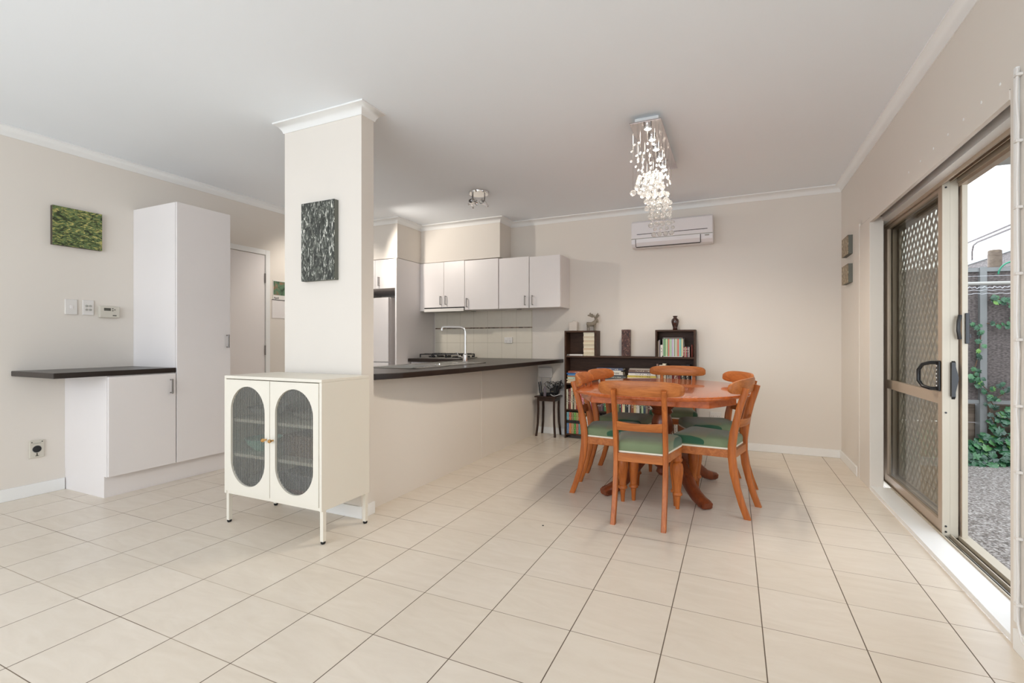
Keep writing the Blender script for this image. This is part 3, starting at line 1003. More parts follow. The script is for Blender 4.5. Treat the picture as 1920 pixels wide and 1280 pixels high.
# ================================================================== LEFT SIDE
tc = thing('pantry_cupboard', 'tall white pantry cupboard against the left wall', 'cupboard')
bx('body', M['laminate'], (XL + 0.001, -3.948, 2.297, 2.735, 0.15, 2.178), tc)
dr = bx('door', M['laminate'], (-3.946, -3.928, 2.299, 2.735, 0.152, 2.178), tc, bevel=0.0015)
handle_bar(MB(), 'z', (-3.928, 2.703, 1.045), (-3.928, 2.703, 1.145), (0.026, 0, 0)).build('handle', M['steel_dull'], dr, smooth=True)
bx('kickboard', M['laminate'], (XL + 0.001, -3.985, 2.30, 2.735, 0.0, 0.15), tc)
sc = thing('base_cupboard', 'low white cupboard with one door under the floating left bench', 'cupboard')
bx('body', M['laminate'], (XL + 0.001, -3.948, 1.848, 2.293, 0.15, 0.852), sc)
dr = bx('door', M['laminate'], (-3.946, -3.928, 1.850, 2.291, 0.152, 0.845), sc, bevel=0.0015)
handle_bar(MB(), 'z', (-3.928, 2.252, 0.70), (-3.928, 2.252, 0.80), (0.026, 0, 0)).build('handle', M['steel_dull'], dr, smooth=True)
bx('kickboard', M['laminate'], (XL + 0.001, -3.985, 1.850, 2.30, 0.0, 0.15), sc)
tag(bx('benchtop', M['black_stone'], (XL + 0.001, -3.932, 1.555, 2.296, 0.853, 0.889), bevel=0.004), 'short dark benchtop overhanging the low white cupboard', 'benchtop')
bpy.data.objects['benchtop'].name = 'side_benchtop'

a = thing('green_painting', 'small camouflage-green textured canvas on the left wall', 'painting', (XL, 1.915, 1.94))
bx('canvas', M['art_leaf'], (0.030, 0.034, -0.15, 0.15, -0.142, 0.142), a)
bx('canvas_side', M['canvas_edge_brown'], (0.0, 0.030, -0.15, 0.15, -0.142, 0.142), a)

a = thing('streaked_painting', 'tall black-and-white streaked canvas hung on the pillar', 'painting', (-2.418, 2.305, 1.735))
bx('canvas', M['art_bark'], (-0.142, 0.142, -0.036, -0.032, -0.252, 0.252), a)
bx('canvas_side', M['canvas_edge'], (-0.142, 0.142, -0.032, 0.0, -0.252, 0.252), a)

def text(body, size, loc, rot, mt, parent, ext=0.0005, align='CENTER'):
    c = bpy.data.curves.new('lettering', 'FONT')
    c.body = body; c.size = size; c.extrude = ext; c.align_x = align; c.align_y = 'CENTER'
    c.materials.append(mt)
    o = bpy.data.objects.new('lettering', c)
    COL.objects.link(o)
    o.location = loc; o.rotation_euler = rot
    me = bpy.data.meshes.new_from_object(o)
    o2 = bpy.data.objects.new('lettering', me)
    COL.objects.link(o2)
    o2.location = loc; o2.rotation_euler = rot
    bpy.data.objects.remove(o)
    if parent: o2.parent = parent
    return o2

def artcal():
    k = NT('calendar_photo')
    v = k.coord('Object', (1, 9, 9))
    n1 = k.noise(v, 1.4, 4, 0.6, 0.6)
    c = k.ramp(n1.outputs[0], [(0.35, lin((44, 66, 46))), (0.52, lin((92, 122, 94))), (0.62, lin((140, 96, 72))), (0.7, lin((120, 140, 120)))])
    k.l(c, k.b.inputs['Base Color'])
    return k.m
ca = thing('wall_calendar', 'wall calendar with green photo hanging beside the white door', 'calendar', (XL, 3.76, 1.55))
bx('photo_page', M['white_plastic'], (0.0, 0.006, -0.140, 0.15, -0.005, 0.205), ca)
bx('photo', artcal(), (0.006, 0.0065, -0.135, 0.145, 0.045, 0.195), ca)
bx('date_page', M['laminate'], (0.0, 0.006, -0.152, 0.15, -0.205, -0.008), ca)
bx('binding', M['black_plastic'], (0.0, 0.009, -0.152, 0.15, -0.010, -0.004), ca)
text('April', 0.030, (0.0075, -0.10, 0.014), (R(90), 0, R(90)), M['black_plastic'], ca)

sw = thing('light_switch', 'single white rocker light switch on the left wall', 'switch', (XL, 1.883, 1.351))
bx('plate', M['white_plastic'], (0, 0.010, -0.037, 0.037, -0.057, 0.057), sw, bevel=0.003)
bx('rocker', M['laminate'], (0.010, 0.015, -0.008, 0.008, -0.012, 0.012), sw, bevel=0.001)
cp = thing('control_plate', 'white wall plate with four round buttons', 'switch', (XL, 1.988, 1.352))
bx('plate', M['white_plastic'], (0, 0.010, -0.035, 0.035, -0.057, 0.057), cp, bevel=0.003)
for yy in (-.012, .012):
    for zz in (-.016, .012):
        MB().lathe([(0.009, 0.010), (0.009, 0.014), (0.0, 0.0145)], (yy, zz), 12, 'x').build('button', M['grey_plastic'], cp, smooth=True)
th = thing('thermostat', 'beige thermostat with dark display beside the pantry', 'thermostat', (XL, 2.120, 1.326))
bx('case', M['beige_plastic'], (0, 0.028, -0.068, 0.068, -0.046, 0.044), th, bevel=0.005)
bx('display', M['lcd'], (0.028, 0.0285, -0.040, 0.005, 0.008, 0.030), th)
for yy, zz in ((.018, .010), (.018, .026), (.032, .018)):
    MB().lathe([(0.004, 0.028), (0.004, 0.031), (0.0, 0.031)], (yy, zz), 8, 'x').build('button', M['lcd'], th)
bx('badge', M['lcd'], (0.028, 0.0288, 0.018, 0.044, -0.032, -0.024), th)
vo = thing('vacuum_inlet', 'cream wall outlet with round dark hole above skirting', 'wall outlet', (XL, 1.687, 0.328))
bx('plate', M['beige_plastic'], (0, 0.012, -0.040, 0.040, -0.062, 0.062), vo, bevel=0.003)
MB().lathe([(0.024, 0.012), (0.024, 0.0135), (0.0, 0.0135)], (0.0, 0.0), 18, 'x').build('inlet_hole', M['black_plastic'], vo)
MB().lathe([(0.027, 0.0115), (0.027, 0.0128), (0.0, 0.0128)], (0.0, 0.0), 18, 'x').build('inlet_ring', M['grey_plastic'], vo)
MB().box(0.012, 0.014, -0.003, 0.003, -0.048, -0.028).box(0.012, 0.014, -0.009, 0.009, -0.050, -0.046).build('catch', M['lcd'], vo)
for yy in (-.028, .028):
    MB().lathe([(0.004, 0.012), (0.004, 0.014), (0.0, 0.014)], (yy, 0.050), 8, 'x').build('screw', M['lcd'], vo)
MB().box(0.012, 0.015, -0.022, 0.022, 0.038, 0.042).build('flap_hinge', M['grey_plastic'], vo)

# ================================================================== SIDEBOARD with reeded glass doors
sb = thing('display_cabinet', 'cream metal cabinet with two arched reeded-glass doors by the pillar', 'cabinet', (-2.395, 1.905, 0))
# local: x -0.395..0.395, y 0..0.372, front at y=0
HW, DP, ZB_, ZT_ = 0.395, 0.372, 0.180, 0.884
bx('top', M['cab_cream'], (-HW, HW, 0.0, DP, ZT_ - 0.014, ZT_ + 0.004), sb, bevel=0.003)
bx('base', M['cab_cream'], (-HW + .018, HW - .018, 0.004, DP, ZB_, ZB_ + 0.018), sb, bevel=0.002)
for s in (-1, 1):
    bx('side', M['cab_cream'], (s * (HW - 0.018), s * HW, 0.0, DP, ZB_, ZT_ - 0.014), sb, bevel=0.002)
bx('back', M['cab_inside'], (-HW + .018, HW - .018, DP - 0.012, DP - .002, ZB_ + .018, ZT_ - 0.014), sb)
for z in (0.405, 0.612):
    bx('shelf', M['cab_cream'], (-HW + .018, HW - .018, 0.022, DP - 0.014, z, z + 0.018), sb)
for sx in (-1, 1):
    for y in (0.012, DP - 0.034):
        lg = bx('leg', M['cab_cream'], (sx * (HW - 0.024), sx * (HW - 0.002), y, y + 0.022, 0.014, ZB_), sb)
        MB().lathe([(0.010, 0.0), (0.013, 0.006), (0.013, 0.014), (0.006, 0.016)], (sx * (HW - 0.013), y + 0.011), 12).build('foot', M['black_rubber'], lg, smooth=True)
def stadium(cx, zc0, zc1, r, n=20):
    pts = []
    for i in range(n + 1):
        a = PI * i / n
        pts.append((cx + r * math.cos(a), zc1 + r * math.sin(a)))
    for i in range(n + 1):
        a = PI + PI * i / n
        pts.append((cx + r * math.cos(a), zc0 + r * math.sin(a)))
    return pts
for sx in (-1, 1):
    x0, x1 = (-HW + 0.020, -0.002) if sx < 0 else (0.002, HW - 0.020)
    cx = (x0 + x1) / 2; r = 0.146
    z0, z1 = 0.199, 0.866
    zc0, zc1 = 0.242 + r, 0.828 - r
    inner = stadium(cx, zc0, zc1, r)
    # matching outer loop on the door rectangle
    outer = []
    zm = (z0 + z1) / 2
    for (px, pz) in inner:
        dx, dz = px - cx, pz - zm
        k = min(((x1 - x0) / 2) / max(abs(dx), 1e-6), ((z1 - z0) / 2) / max(abs(dz), 1e-6))
        outer.append((cx + dx * k, zm + dz * k))
    # make sure the rectangle corners are hit
    for cxn, czn in ((x0, z0), (x1, z0), (x0, z1), (x1, z1)):
        j = min(range(len(outer)), key=lambda q: (outer[q][0] - cxn) ** 2 + (outer[q][1] - czn) ** 2)
        outer[j] = (cxn, czn)
    m = MB()
    loops = []
    for (loop, y) in ((outer, -0.002), (inner, -0.002), (inner, 0.016), (outer, 0.016)):
        loops.append([(p[0], y, p[1]) for p in loop])
    m.rings(loops, closed=True)
    d = m.build('door', M['cab_cream'], sb)
    m = MB()     # reeded pane: a ribbed slab
    xs = [cx - r - 0.004 + i * (2 * r + 0.008) / 216 for i in range(217)]
    pitch = (2 * r + 0.008) / 27
    fr_, bk = [], []
    for x in xs:
        ph = ((x - xs[0]) / pitch) % 1.0
        yy = 0.0105 - 0.0016 * math.sqrt(max(0, 1 - (2 * ph - 1) ** 2))
        fr_.append((x, yy)); bk.append((x, 0.0112))
    zlo, zhi = 0.236, 0.834
    cols = []
    for (x, yf), (_, yk) in zip(fr_, bk):
        dx = abs(x - cx)
        hh = math.sqrt(max(0, (r + 0.004) ** 2 - dx * dx))
        cols.append([(x, yf, zc0 - hh), (x, yk, zc0 - hh), (x, yk, zc1 + hh), (x, yf, zc1 + hh)])
    m.rings(cols)
    m.build('glass_pane', M['reeded'], d, smooth=True, angle=60)
    kx = sx * 0.028
    kn = MB()
    kn.lathe([(0.005, -0.002), (0.005, -0.016), (0.010, -0.020), (0.011, -0.028), (0.007, -0.034), (0.0, -0.035)], (kx, 0.532), 14, 'y')
    kn.build('knob', M['brass'], d, smooth=True)

# things kept in the cabinet
def bowl(name, label, c, r, h, mt, lx=0):
    o = MB().lathe([(r * .45, 0.0), (r * .5, 0.004), (r * .85, h * .55), (r, h), (r * .96, h), (r * .8, h * .55), (r * .4, 0.008), (0.0, 0.008)], (0, 0), 24).build(name, mt, smooth=True)
    o.location = c
    return tag(o, label, 'bowl')
cx0, cy0 = -2.395, 1.905
bowl('mixing_bowl', 'pale aqua bowl behind the left cabinet door on the middle shelf', (cx0 - 0.262, cy0 + 0.165, 0.4215), 0.108, 0.075, plain('aqua_plastic', (150, 206, 188), 0.3))
bowl('glass_bowl', 'grey bowl on the top shelf behind the left cabinet door', (cx0 - 0.245, cy0 + 0.19, 0.6285), 0.12, 0.06, plain('grey_glassware', (150, 150, 146), 0.15))
bowl('cream_bowl', 'cream bowl on the top shelf behind the right cabinet door', (cx0 + 0.11, cy0 + 0.2, 0.6285), 0.11, 0.05, plain('cream_glassware', (170, 166, 158), 0.2))
tag(bx('wooden_box', plain('brown_box', (116, 88, 66), 0.6), (cx0 - 0.02, cx0 + 0.27, cy0 + 0.10, cy0 + 0.32, 0.4215, 0.545), bevel=0.004), 'brown box behind the right glass door, middle shelf', 'box')
tag(bx('storage_tub', plain('grey_tub', (96, 94, 98), 0.4), (cx0 - 0.03, cx0 + 0.29, cy0 + 0.08, cy0 + 0.33, 0.199, 0.33), bevel=0.006), 'dark grey tub behind the right glass door, lowest shelf', 'tub')
tag(bx('red_tin', plain('red_tin', (132, 62, 60), 0.5), (cx0 + 0.06, cx0 + 0.30, cy0 + 0.045, cy0 + 0.075, 0.199, 0.245), bevel=0.003), 'low red packet in front of the grey tub', 'packet')
for k in range(4):
    o = MB().lathe([(0.05, 0), (0.12, 0.012), (0.118, 0.015), (0.05, 0.005), (0, 0.005)], (0, 0), 24).build('dinner_plate', M['white_plastic'], smooth=True)
    o.location = (cx0 - 0.24, cy0 + 0.19, 0.199 + k * 0.012)
    tag(o, 'white plate in the pile behind the left cabinet door', 'plate', 'plates in the cabinet')

# ================================================================== AIR CONDITIONER
ac = thing('air_conditioner', 'white split air conditioner high on the back wall', 'air conditioner', (-0.59, YB, 2.235))
W2 = 0.402
prof = [(0, -0.135), (-0.10, -0.148), (-0.165, -0.142), (-0.192, -0.110), (-0.200, -0.03), (-0.200, 0.06), (-0.192, 0.118), (-0.165, 0.135), (0, 0.140)]
m = MB().prism(prof, -W2, W2, 'x')
m.build('body', M['ac_white'], ac, bevel=0.006)
bx('front_panel', M['ac_white'], (-W2 + 0.004, W2 - 0.004, -0.206, -0.199, -0.055, 0.112), ac, bevel=0.003)
bx('intake_line', M['dark_gap'], (-W2 + 0.06, W2 - 0.05, -0.2075, -0.205, -0.016, -0.010), ac)
bx('panel_line', M['grey_plastic'], (-W2, W2, -0.2015, -0.198, -0.061, -0.056), ac)
fl = MB().prism([(-0.205, -0.062), (-0.200, -0.062), (-0.172, -0.134), (-0.178, -0.138), (-0.202, -0.10)], -W2 + 0.05, W2 - 0.12, 'x').build('louvre_flap', M['ac_white'], ac)
m = MB()
m.prism([(-0.206, -0.064), (-0.198, -0.064), (-0.170, -0.140), (-0.180, -0.142), (-0.204, -0.10)], -W2 + 0.044, -W2 + 0.050, 'x')
m.prism([(-0.206, -0.064), (-0.198, -0.064), (-0.170, -0.140), (-0.180, -0.142), (-0.204, -0.10)], W2 - 0.12, W2 - 0.114, 'x')
m.box(-W2 + 0.05, W2 - 0.12, -0.180, -0.168, -0.146, -0.138)
m.build('flap_gap', M['dark_gap'], ac)
bx('indicator', M['grey_plastic'], (W2 - 0.075, W2 - 0.035, -0.2045, -0.1985, -0.082, -0.070), ac)

# small canvases and conduit on the right wall
for zc, lab in ((1.918, 'small tan canvas on the right wall, the upper of two'), (1.675, 'small tan canvas on the right wall, the lower of two')):
    a = thing('small_canvas', lab, 'painting', (XR, 5.03, zc), group='small canvases near the corner')
    bx('canvas', M['art_small'], (-0.035, -0.031, -0.125, 0.125, -0.080, 0.080), a)
    bx('canvas_side', M['canvas_edge'], (-0.031, 0.0, -0.125, 0.125, -0.080, 0.080), a)
cd = thing('cable_conduit', 'white cable duct with clips running up beside the sliding door', 'cable')
bx('duct', M['white_trim'], (XR - 0.012, XR, 2.283, 2.302, 0.10, 2.062), cd, bevel=0.003)
pts = [(XR - 0.012, 2.272, 2.05 - 0.1 * i + (0)) for i in range(20)]
pts = [(p[0] - 0.002 * math.sin(i * 1.7), p[1] + 0.004 * math.sin(i * 2.3), p[2]) for i, p in enumerate(pts)]
pts += [(XR - 0.012, 2.268, 0.10), (XR - 0.012, 2.24, 0.055), (XR - 0.012, 2.15, 0.05), (XR - 0.012, 1.9, 0.05)]
MB().tube(pts, 0.0045, 8).build('cord', M['white_plastic'], cd, smooth=True)
for i in range(9):
    z = 0.17 + i * 0.232
    bx('clip', M['white_plastic'], (XR - 0.020, XR, 2.262, 2.284, z - .005, z + .005), cd, bevel=0.002)
for i, y in enumerate((2.424, 2.577, 2.743, 2.912, 3.092, 3.28, 3.47)):
    o = MB().lathe([(0.006, XR - 0.0015), (0.007, XR + 0.001)], (y, 2.065), 8, 'x').build('wall_plug', M['white_trim'])
    tag(o, 'white filled screw hole above the sliding door, %s from the camera end' % ('first', 'second', 'third', 'fourth', 'fifth', 'sixth', 'seventh')[i], 'wall plug', 'filled screw holes above the sliding door')

# ================================================================== CEILING LIGHTS
def spot_fixture(loc, rz, label):
    t = thing('ceiling_spotlight', label, 'ceiling light', loc, rz, group='three-headed kitchen ceiling lights')
    MB().lathe([(0.0, 0.0), (0.100, 0.0), (0.100, -0.006), (0.092, -0.020), (0.0, -0.022)], (0, 0), 32).build('ceiling_rose', M['chrome'], t, smooth=True)
    for k, (ax, ay, az, el) in enumerate(((-0.055, -0.03, 200, 30), (0.065, 0.0, 170, 18), (-0.035, -0.055, 262, 4))):
        st = MB().tube([(ax, ay, -0.018), (ax, ay, -0.105)], 0.006, 8).build('stem', M['steel_dull'], t, smooth=True)
        hd = MB().lathe([(0.0, 0.055), (0.010, 0.055), (0.012, 0.020), (0.020, 0.008), (0.030, -0.035), (0.032, -0.040), (0.028, -0.040), (0.014, -0.005), (0.0, -0.003)], (0, 0), 18).build('lamp_head', M['chrome'], t, smooth=True)
        hd.location = (ax, ay, -0.112)
        hd.rotation_euler = (R(90 + el) * 1.0, 0, R(az))
    return t
spot_fixture((-2.275, 4.15, ZC), 0.0, 'chrome three-spot ceiling light over the kitchen bench')
spot_fixture((-3.74, 3.94, ZC), 0.6, 'chrome three-spot ceiling light hidden behind the pillar')
spot('kitchen_spot_lamp', (-3.70, 3.96, 2.36), (R(66), 0, R(-42)), 16, (1.0, 0.92, 0.82), 104, 0.03)
spot('kitchen_downlight_lamp', (-3.74, 3.90, 2.36), (R(30), 0, R(60)), 10, (1.0, 0.93, 0.84), 130, 0.03)

ch = thing('crystal_chandelier', 'rectangular chrome ceiling chandelier with hanging crystal balls', 'chandelier', (-0.517, 3.635, ZC))
bx('ceiling_box', M['white_trim'], (-0.075, 0.075, -0.42, 0.42, -0.045, 0.0), ch, bevel=0.001)
bx('mirror_plate', M['mirror_plate'], (-0.100, 0.100, -0.480, 0.480, -0.055, -0.045), ch, bevel=0.002)
for k in range(5):
    y = -0.42 + k * 0.186
    s = MB().lathe([(0.026, -0.055), (0.028, -0.075), (0.024, -0.082), (0.021, -0.078)], (0.008, y), 16).build('lamp_socket', M['chrome'], ch, smooth=True)
    MB().lathe([(0.021, -0.079), (0.016, -0.083), (0.0, -0.084)], (0.008, y), 16).build('bulb', M['bulb'], s, smooth=True)
    spot('chandelier_lamp', (-0.517 + 0.008, 3.635 + y, ZC - 0.092), (0, 0, 0), 9.0, (1.0, 0.90, 0.76), 150, 0.05)
rc = random.Random(11)
zrow = [2.066, 2.125, 2.185, 2.165, 2.150, 2.130, 2.105, 2.065, 2.02, 1.965]
def octa(m, c, r):
    """faceted crystal ball"""
    prof = [(0.0, -1), (0.5, -0.86), (0.87, -0.5), (1.0, 0), (0.87, 0.5), (0.5, 0.86), (0.0, 1)]
    m.lathe([(a * r, c[2] + b * r) for a, b in prof], (c[0], c[1]), 8)
drops = []
for j in range(10):
    y = -0.435 + j * 0.093
    for i in range(4):
        x = -0.080 + i * 0.046 + (0.006 if j % 2 else -0.004)
        zb = zrow[j] - ZC + rc.uniform(-.004, .004)
        low = zb
        m = MB(); octa(m, (x, y, zb), 0.0205); m.build('crystal_ball', M['crystal'], ch)
        if j >= 5 or j in (1, 2):
            for q in ((1, 2) if j > 5 else (1,)):
                rr = 0.0185 if j < 8 else 0.015
                m = MB(); octa(m, (x + 0.008, y + 0.01, zb + 0.045 * q), rr); m.build('crystal_ball', M['crystal'], ch)
        for q in range(3):
            if len(drops) < 100 and rc.random() < 0.85:
                drops.append((x + rc.uniform(-.012, .012), y + rc.uniform(-.02, .02), -0.175 - 0.045 * q - 0.10 * math.sin(j * 0.5) * 0.6 + rc.uniform(-.02, .02)))
        MB().tube([(x, y, -0.055), (x, y, low)], 0.0007, 4).build('wire', M['steel'], ch)
for d in drops:
    m = MB(); octa(m, d, 0.0078); m.build('crystal_drop', M['crystal'], ch)

# ================================================================== DINING TABLE
tb = thing('dining_table', 'oval red-brown wooden dining table on a turned pedestal', 'table', (-0.515, 3.83, 0))
def sup(a, b, n, N=72):
    out = []
    for i in range(N):
        t = 2 * PI * i / N
        c_, s_ = math.cos(t), math.sin(t)
        out.append((a * math.copysign(abs(c_) ** (2 / n), c_), b * math.copysign(abs(s_) ** (2 / n), s_)))
    return out
m = MB()
A, B, NN = 0.640, 0.805, 2.15
rr = []
for k, z in ((0.955, 0.722), (0.990, 0.726), (1.0, 0.734), (1.0, 0.741), (0.993, 0.748), (0.98, 0.7505)):
    rr.append([(x, y, z) for x, y in sup(A * k, B * k, NN)])
m.rings(rr)
m.build('tabletop', M['table_wood'], tb, smooth=True, angle=30)
m = MB()
ap = [(0.375, -0.60), (0.530, -0.32), (0.530, 0.32), (0.375, 0.60), (-0.375, 0.60), (-0.530, 0.32), (-0.530, -0.32), (-0.375, -0.60)]
m.prism(ap, 0.672, 0.722)
m.build('apron', M['table_wood'], tb, bevel=0.003)
PX, PY = 0.025, -0.07
m = MB()
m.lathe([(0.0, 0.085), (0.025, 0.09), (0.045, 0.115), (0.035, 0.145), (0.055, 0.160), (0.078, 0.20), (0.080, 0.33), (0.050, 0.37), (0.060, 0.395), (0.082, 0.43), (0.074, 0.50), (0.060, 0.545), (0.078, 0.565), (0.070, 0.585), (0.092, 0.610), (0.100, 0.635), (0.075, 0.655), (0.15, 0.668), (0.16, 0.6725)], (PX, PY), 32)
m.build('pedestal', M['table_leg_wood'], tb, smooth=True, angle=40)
for ang in (-131.5, -50, 48, 132):
    a = R(ang)
    dx, dy = math.cos(a), math.sin(a)
    path, half = [], []
    C = [(0.05, 0.285, .052), (0.12, 0.275, .050), (0.20, 0.235, .047), (0.28, 0.165, .045), (0.35, 0.100, .040), (0.41, 0.058, .036), (0.47, 0.036, .033), (0.515, 0.029, .029), (0.53, 0.026, .020)]
    for i, (r_, z_, h_) in enumerate(C):
        p0 = C[max(0, i - 1)]; p1 = C[min(len(C) - 1, i + 1)]
        t = Vector((p1[0] - p0[0], p1[1] - p0[1])).normalized()
        nrm = Vector((-t.y, t.x))
        path.append((PX + dx * r_, PY + dy * r_, z_))
        wd = 0.033
        half.append(((-dy * wd, dx * wd, 0), (dx * nrm.x * h_, dy * nrm.x * h_, nrm.y * h_)))
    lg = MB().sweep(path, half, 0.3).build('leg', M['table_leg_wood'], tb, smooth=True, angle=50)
    # scroll rings carved on the toe
    for s_ in (-1, 1):
        MB().lathe([(0.017, s_ * 0.0), (0.017, s_ * 0.004), (0.010, s_ * 0.006), (0.0, s_ * 0.006)], (0, 0), 14, 'y').build('toe_scroll', M['table_leg_wood'], lg, smooth=True)
        o = lg.children[-1] if lg.children else None
    kids = [q for q in COL.objects if q.parent == lg]
    for q, s_ in zip(kids, (-1, 1)):
        q.location = (PX + dx * 0.50 - dy * 0.033 * s_ * -1, PY + dy * 0.50 + dx * 0.033 * s_ * -1, 0.029)
        q.rotation_euler = (0, 0, a)

# ================================================================== DINING CHAIRS
def make_chair(label):
    t = thing('dining_chair', label, 'chair', group='dining chairs around the oval table')
    wd, wx = M['chair_wood'], M['chair_wood_x']
    prof = [(0.000, 0.000), (0.032, 0.085), (0.060, 0.180), (0.080, 0.275), (0.090, 0.365), (0.090, 0.440), (0.080, 0.520), (0.064, 0.600), (0.045, 0.680), (0.024, 0.750), (0.008, 0.805)]
    for sx in (-1, 1):
        path, half = [], []
        for i, (y, z) in enumerate(prof):
            p0 = prof[max(0, i - 1)]; p1 = prof[min(len(prof) - 1, i + 1)]
            tt = Vector((p1[0] - p0[0], p1[1] - p0[1])).normalized()
            d = 0.023 if 0.2 < z < 0.55 else (0.0185 if z <= 0.2 else 0.019)
            if z == 0: d = 0.018
            path.append((sx * 0.146, y, z + (0.0 if z else 0.0)))
            if i == 0: half.append(((0.0145, 0, 0), (0, -0.019, 0)))
            else: half.append(((0.0145, 0, 0), (0, -tt.y * d, tt.x * d)))
        MB().sweep(path, half, 0.25).build('leg', wd, t, smooth=True, angle=40)
    tp_ = [(0.012, 0.0), (0.016, 0.06), (0.019, 0.078), (0.018, 0.084), (0.030, 0.092), (0.031, 0.102), (0.022, 0.112), (0.024, 0.118), (0.022, 0.125), (0.028, 0.17), (0.036, 0.235), (0.037, 0.265), (0.032, 0.292), (0.022, 0.305), (0.030, 0.313), (0.032, 0.324), (0.024, 0.334), (0.026, 0.345), (0.026, 0.368)]
    for sx in (-1, 1):
        MB().lathe(tp_, (sx * 0.178, 0.435), 20).build('leg', wd, t, smooth=True, angle=50)
    # seat frame (trapezoid rails)
    outl = [(-0.150, 0.075), (0.150, 0.075), (0.207, 0.462), (-0.207, 0.462)]
    m = MB()
    m.box(-0.135, 0.135, 0.072, 0.096, 0.362, 0.412)
    m.box(-0.200, 0.200, 0.440, 0.464, 0.362, 0.412)
    for sx in (-1, 1):
        m.prism([(sx * 0.150, 0.096), (sx * 0.128, 0.096), (sx * 0.182, 0.446), (sx * 0.205, 0.446)], 0.362, 0.412)
    m.build('seat_frame', wx, t, bevel=0.003)
    def outline(k, inset=0.0, N=10, grow=0.0):
        """rounded trapezoid"""
        pts = []
        cs = [(-0.143, 0.092, 0.018), (0.143, 0.092, 0.018), (0.206, 0.466, 0.040), (-0.206, 0.466, 0.040)]
        cxy = (0.0, 0.28)
        for q, (cx, cy, r) in enumerate(cs):
            sx = 1 if cx > 0 else -1
            sy = 1 if cy > 0.28 else -1
            ox, oy = cx - sx * r, cy - sy * r
            a0 = {(-1, -1): 180, (1, -1): 270, (1, 1): 0, (-1, 1): 90}[(sx, sy)]
            for i in range(N + 1):
                a = R(a0 + 90 * i / N)
                x, y = ox + r * math.cos(a), oy + r * math.sin(a)
                pts.append((cxy[0] + (x - cxy[0]) * k, cxy[1] + (y - cxy[1]) * k))
        return pts
    m = MB()
    m.rings([[(x, y, z) for x, y in outline(k)] for k, z in ((1.0, 0.412), (1.008, 0.414), (1.008, 0.420), (1.0, 0.423))])
    m.build('piping', M['piping'], t, smooth=True)
    m = MB()
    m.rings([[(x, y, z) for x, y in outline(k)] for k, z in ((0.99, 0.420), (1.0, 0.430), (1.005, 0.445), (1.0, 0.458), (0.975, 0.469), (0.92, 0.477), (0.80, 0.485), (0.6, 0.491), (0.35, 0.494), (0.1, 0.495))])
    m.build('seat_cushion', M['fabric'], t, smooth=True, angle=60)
    # crest: curved tapered board
    m = MB()
    rr = []
    n = 36
    for i in range(n + 1):
        u = -1 + 2 * i / n
        hh = 0.0455 * (1 - abs(u) ** 3.4) ** 0.5 + 0.0008
        zc = 0.806 + 0.006 * (1 - u * u)
        y = 0.024 + 0.062 * u * u
        x = 0.252 * math.sin(u * 1.45) / math.sin(1.45)
        th_ = 0.011 * min(1, hh / 0.02)
        tilt = 0.10
        ring = []
        for (a, b) in ((-1, -0.75), (-0.6, -1), (0.6, -1), (1, -0.75), (1, 0.75), (0.6, 1), (-0.6, 1), (-1, 0.75)):
            dz = b * hh
            ring.append((x - a * th_ * 0.5 * u, y + a * th_ - dz * tilt, zc + dz))
        rr.append(ring)
    m.rings(rr)
    m.build('crest_rail', wx, t, smooth=True, angle=50)
    m = MB()
    rr = []
    for i in range(13):
        u = -1 + 2 * i / 12
        x = 0.134 * u
        y = 0.060 - 0.016 * (1 - u * u)
        hh = 0.023 + 0.004 * u * u
        z = 0.583 - 0.004 * (1 - u * u)
        rr.append([(x, y - 0.010, z - hh), (x, y + 0.010, z - hh), (x, y + 0.010 - .01, z + hh), (x, y - 0.010 - .01, z + hh)])
    m.rings(rr)
    m.build('back_rail', wx, t, smooth=True, bevel=0.003, angle=50)
    return t
chair_spots = [
    ((-0.5115, 2.868), 0.0, 'wooden dining chair at the near end of the table, its back to the room'),
    ((-1.078, 3.487), -90 + 6, 'wooden dining chair on the bench side of the table, the nearer of two'),
    ((-1.092, 4.038), -90 - 8, 'wooden dining chair on the bench side of the table, close to the bookcase'),
    ((0.113, 3.423), 90 - 14, 'wooden dining chair on the glass-door side, the nearer one with crest turned sideways'),
    ((0.090, 4.118), 90 + 22, 'wooden dining chair on the glass-door side, the farther one'),
    ((-0.492, 4.90), 180, 'wooden dining chair at the far end of the table before the bookcase'),
]
proto = make_chair(chair_spots[0][2])
index_tree()
for i, ((x, y), rz, lab) in enumerate(chair_spots):
    o = proto if i == 0 else copy_tree(proto)
    o.location = (x, y, 0)
    o.rotation_euler = (0, 0, R(rz))
    o['label'] = lab

# ================================================================== BOOKCASE
BX0, BX1, BY0, BY1 = -1.745, -0.352, 5.20, YB - 0.016
bc = thing('bookcase', 'low dark brown bookcase with a raised box at each end', 'bookcase', (0, 0, 0))
T_ = 0.018
dk = M['dark_oak']
TL0, TL1 = BX0, -1.375
TR0, TR1 = -0.748, BX1
bx('side_panel', dk, (BX0, BX0 + T_, BY0, BY1, 0.0, 1.213), bc, bevel=0.001)
bx('side_panel', dk, (BX1 - T_, BX1, BY0, BY1, 0.0, 1.213), bc, bevel=0.001)
bx('side_panel', dk, (TL1 - T_, TL1, BY0, BY1, 0.932, 1.213), bc, bevel=0.001)
bx('side_panel', dk, (TR0, TR0 + T_, BY0, BY1, 0.932, 1.213), bc, bevel=0.001)
for a, b in ((TL0, TL1), (TR0, TR1)):
    bx('top_panel', dk, (a + T_, b - T_, BY0, BY1, 1.195, 1.213), bc, bevel=0.001)
bx('shelf', dk, (BX0 + T_, BX1 - T_, BY0, BY1, 0.914, 0.932), bc, bevel=0.001)
